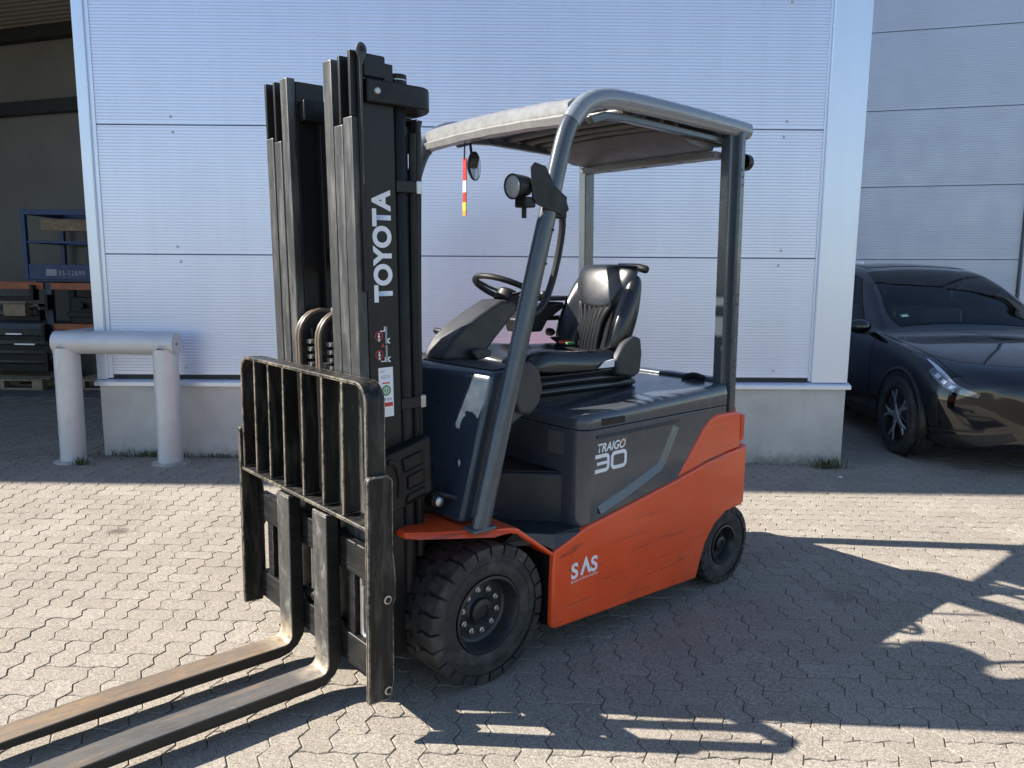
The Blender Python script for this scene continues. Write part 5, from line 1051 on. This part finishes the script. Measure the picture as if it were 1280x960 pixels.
def patch(name, mat, us, vs, side, off=0.004, nu=16, nv=8, parent=None, **k):
    mb = MB(); rows = []
    for a in range(nu + 1):
        row = []
        for c in range(nv + 1):
            fu, fv = a / nu, c / nv
            u = us(fv)[0] * (1 - fu) + us(fv)[1] * fu if callable(us) else us[0] * (1 - fu) + us[1] * fu
            v0, v1 = vs(fu) if callable(vs) else vs
            v = v0 * (1 - fv) + v1 * fv; row.append(SURF(u, v, side) + surf_n(u, v, side) * off)
        rows.append(row)
    mb.grid(rows); return mb.build(name, mat, parent or car, ang=60, **k)
m, nt, b = newmat('tinted_glass'); M['tinted_glass'] = m
tr = nt.nodes.new('ShaderNodeBsdfTransparent'); tr.inputs[0].default_value = (0.66, 0.72, 0.73, 1); gl = nt.nodes.new('ShaderNodeBsdfGlossy'); gl.inputs['Roughness'].default_value = 0.01
fr = nt.nodes.new('ShaderNodeFresnel'); fr.inputs[0].default_value = 1.45; mx = nt.nodes.new('ShaderNodeMixShader'); nt.links.new(fr.outputs[0], mx.inputs[0]); nt.links.new(tr.outputs[0], mx.inputs[1]); nt.links.new(gl.outputs[0], mx.inputs[2])
nt.links.new(mx.outputs[0], nt.nodes['Material Output'].inputs['Surface'])
m2 = m.copy(); m2.name = 'roof_glass'; M['roof_glass'] = m2; m2.node_tree.nodes['Transparent BSDF'].inputs[0].default_value = (0.12, 0.14, 0.15, 1)
def in_glass(u, v):
    g_ = 0.10
    if 7.55 + g_ < u < 10.05 - g_ and v > 7.12 + g_: return True
    if 8.25 + g_ < u < 10.75 - g_ and 5.18 + g_ < v < 5.4 + 1.42 * min(1, (u - 8.25) / 2.5 * 1.5) - g_: return True
    if 10.85 + g_ < u < 12.9 - g_ and 5.18 + g_ < v < 6.85 - 0.5 * ((u - 10.85) / 2.05) ** 2 - g_: return True
    if 12.35 + g_ < u < 14.2 - g_ and v > 7.2 + g_: return True
    if 10.35 + g_ < u < 12.2 - g_ and v > 7.3 + g_: return True
    return False
mb = MB(); NU, NV = 180, 108
rows = [[SURF(15 * a / NU, 9 * c / NV, 1) for c in range(NV + 1)] + [SURF(15 * a / NU, 9 * (NV - c) / NV, -1) for c in range(1, NV + 1)] for a in range(NU + 1)]
nr = 2 * NV + 1; fs = []
for a in range(NU):
    for c in range(nr - 1):
        vv = 9 * (c + 0.5) / NV if c < NV else 9 * (2 * NV - c - 0.5) / NV
        if not in_glass(15 * (a + 0.5) / NU, vv): fs.append((a * nr + c, a * nr + c + 1, (a + 1) * nr + c + 1, (a + 1) * nr + c))
mb.add([p for r_ in rows for p in r_], fs); mb.add(rows[-1], [tuple(range(nr))])
body = mb.build('body', 'car_black', car, ang=55)
KM = Matrix.Scale(CK, 4)
def inner(mb, name, mat='dash_plastic', bev=0.03): mb.v = [tuple(KM @ Vector(p)) for p in mb.v]; return mb.build(name, mat, car, bev=bev, seg=3)
inner(MB().prism([(-0.70, 0.70), (-0.70, 1.02), (-1.02, 1.05), (-1.12, 0.98), (-1.08, 0.70)], 'y', -0.80, 0.80), 'dashboard')
inner(MB().box(-1.10, -1.085, -0.17, 0.22, 0.97, 1.12), 'centre_screen', 'car_trim', 0.004)
inner(MB().tube([(-1.24 + 0.06 * math.sin(R(a)), 0.38 + 0.185 * math.cos(R(a)), 1.04 + 0.175 * math.sin(R(a))) for a in range(0, 360, 12)], 0.018, 8, closed=True), 'steering_wheel', 'black_plastic', 0.0)
for y in (-0.38, 0.38):
    inner(MB().box(-2.02, -1.48, y - 0.25, y + 0.25, 0.50, 0.72), 'front_seat_cushion', 'car_leather', 0.06)
    inner(MB().prism([(-1.86, 0.70), (-1.98, 1.28), (-2.09, 1.28), (-2.05, 0.70)], 'y', y - 0.24, y + 0.24), 'front_seat_back', 'car_leather', 0.05)
    inner(MB().box(-2.12, -2.01, y - 0.13, y + 0.13, 1.31, 1.50), 'head_rest', 'car_leather', 0.04)
inner(MB().prism([(-2.75, 0.55), (-2.95, 1.25), (-3.06, 1.25), (-3.0, 0.55)], 'y', -0.70, 0.70), 'rear_seat', 'car_leather', 0.05)
inner(MB().box(-1.50, -1.47, -0.12, 0.12, 1.44, 1.51), 'inside_mirror', 'black_plastic', 0.01)
for sd in (1, -1):
    patch('windscreen_half', 'tinted_glass', (7.55, 10.05), (7.12, 9.0), sd)
    patch('front_side_window', 'tinted_glass', (8.25, 10.75), lambda fu: (5.18, 5.4 + 1.42 * min(1, fu * 1.5)), sd)
    patch('rear_window_half', 'tinted_glass', (12.35, 14.2), (7.2, 9.0), sd)
    patch('roof_glass_half', 'roof_glass', (10.35, 12.2), (7.3, 9.0), sd)
    patch('rear_side_window', 'tinted_glass', (10.85, 12.9), lambda fu: (5.18, 6.85 - 0.5 * fu * fu), sd)
    hl = patch('headlight', 'lamp_housing', (2.35, 4.55), lambda fu: (4.66 + 0.44 * fu, 4.70 + 0.44 * fu + 0.62 * (math.sin(math.pi * min(1, 0.08 + fu * 0.80))) ** 0.7), sd, 0.006, 22, 6)
    for uu in (3.15, 3.6, 4.0): patch('lamp_reflector', 'car_lamp', (uu, uu + 0.22), lambda fu, uu=uu: (4.80 + 0.44 * (uu - 2.35) / 2.2, 5.08 + 0.44 * (uu - 2.35) / 2.2), sd, 0.010, 5, 5, parent=hl)
    patch('headlight_strip', 'car_lamp', (3.3, 5.05), lambda fu: (5.42 + 0.13 * fu, 5.50 + 0.13 * fu + 0.16 * math.sin(math.pi * fu)), sd, 0.006, 14, 4)
    patch('bonnet_gap', 'car_trim', (2.9, 7.4), lambda fu: (6.02 - 0.1 * fu, 6.05 - 0.1 * fu), sd, 0.003, 24, 1)
    patch('door_gap', 'car_trim', lambda fv: (7.62 - 0.15 * fv, 7.65 - 0.15 * fv), (2.8, 5.1), sd, 0.003, 1, 14)
    patch('air_intake', 'car_trim', (1.3, 3.9), (1.75, 2.55), sd, 0.004, 16, 4)
    patch('bumper_strip', 'car_trim', (2.05, 4.2), (2.70, 2.82), sd, 0.004, 14, 2)
    patch('sill_cladding', 'car_trim', (5.7, 12.4), (1.6, 2.7), sd, 0.004, 30, 4)
    for wx in (0.0, -2.89):
        mb = MB(); mb.grid([[(r_ * math.cos(R(t)), h_, r_ * math.sin(R(t))) for r_, h_ in ((0.395, 0.90), (0.395, 0.955), (0.425, 0.972), (0.445, 0.960), (0.445, 0.90))] for t in range(-22, 203, 5)])
        mb.build('arch_cladding', 'car_trim', car, mtx=Matrix.Translation((wx * CK, 0, 0.36 * CK)) @ Matrix.Scale(CK, 4) @ (Matrix.Identity(4) if sd > 0 else Matrix.Rotation(math.pi, 4, 'Z')))
        MB().lathe([(0.0005, 0.925), (0.396, 0.930)], 40, 'y').build('arch_liner', 'black_plastic', car, mtx=Matrix.Translation((wx * CK, 0, 0.36 * CK)) @ Matrix.Scale(CK, 4) @ (Matrix.Identity(4) if sd > 0 else Matrix.Rotation(math.pi, 4, 'Z')))
        WT = Matrix.Translation((wx * CK, 0, 0.36 * CK)) @ Matrix.Scale(CK, 4) @ (Matrix.Identity(4) if sd > 0 else Matrix.Rotation(math.pi, 4, 'Z'))
        tyr = MB().lathe([(0.25, 0.74), (0.33, 0.735), (0.352, 0.76), (0.36, 0.80), (0.36, 0.93), (0.352, 0.965), (0.335, 0.985), (0.262, 0.982), (0.250, 0.970)], 64, 'y').build('tyre', 'tyre_rubber', car, mtx=WT)
        MB().lathe([(0.252, 0.970), (0.246, 0.982), (0.238, 0.975), (0.232, 0.93), (0.02, 0.92), (0.0005, 0.92)], 48, 'y').build('rim', 'car_trim', tyr)
        for k in range(5):
            Ts = Matrix.Rotation(R(72 * k + 18), 4, 'Y')
            MB().prism([(-0.028, 0.0), (0.028, 0.0), (0.020, 0.13), (0.060, 0.236), (0.035, 0.243), (0.0, 0.165), (-0.035, 0.243), (-0.060, 0.236), (-0.020, 0.13)], 'y', 0.950, 0.968).build('rim_spoke', 'car_silver', tyr, bev=0.006, mtx=Ts)
        MB().lathe([(0.045, 0.94), (0.045, 0.972), (0.03, 0.978), (0.0005, 0.978)], 20, 'y').build('hub_cap', 'car_silver', tyr)
    ms = []
    for a in range(9):
        f = a / 8; rr = (math.sin(math.pi * (0.06 + 0.88 * f))) ** 0.6; xx = -0.80 + 0.13 * (f - 0.5) * 2 * 0.6
        ms.append([((xx) * CK, sd * (1.03 + 0.115 * rr * math.cos(t)) * CK, (1.115 + 0.075 * rr * math.sin(t)) * CK) for t in [2 * math.pi * q / 16 for q in range(16)]])
    mb = MB(); mb.add([p for r_ in ms for p in r_], [(i * 16 + j, i * 16 + (j + 1) % 16, (i + 1) * 16 + (j + 1) % 16, (i + 1) * 16 + j) for i in range(8) for j in range(16)] + [tuple(range(16)), tuple(128 + j for j in range(16))])
    mb.build('door_mirror', 'car_black', car, ang=70)
    MB().box(-0.83 * CK, -0.77 * CK, min(sd * 0.90, sd * 0.99) * CK, max(sd * 0.90, sd * 0.99) * CK, 1.035 * CK, 1.065 * CK).build('mirror_foot', 'car_trim', car, bev=0.008)
patch('emission_sticker', 'green_print', (7.95, 8.08), (7.42, 7.62), -1, 0.006, 4, 4); patch('sticker_number', 'white_print', (7.97, 8.03), (7.45, 7.59), -1, 0.0075, 4, 4)

ps = MB().add([(-0.02, -0.012, 0.006), (0.018, -0.015, 0.004), (0.022, 0.010, 0.012), (-0.012, 0.014, 0.005)], [(0, 1, 2, 3)]).build('paper_scrap', 'white_print', smooth=False, mtx=GT @ Matrix.Translation((2.81, 6.37, 0))); tag(ps, 'small white paper scrap on the paving before the plinth', 'litter')
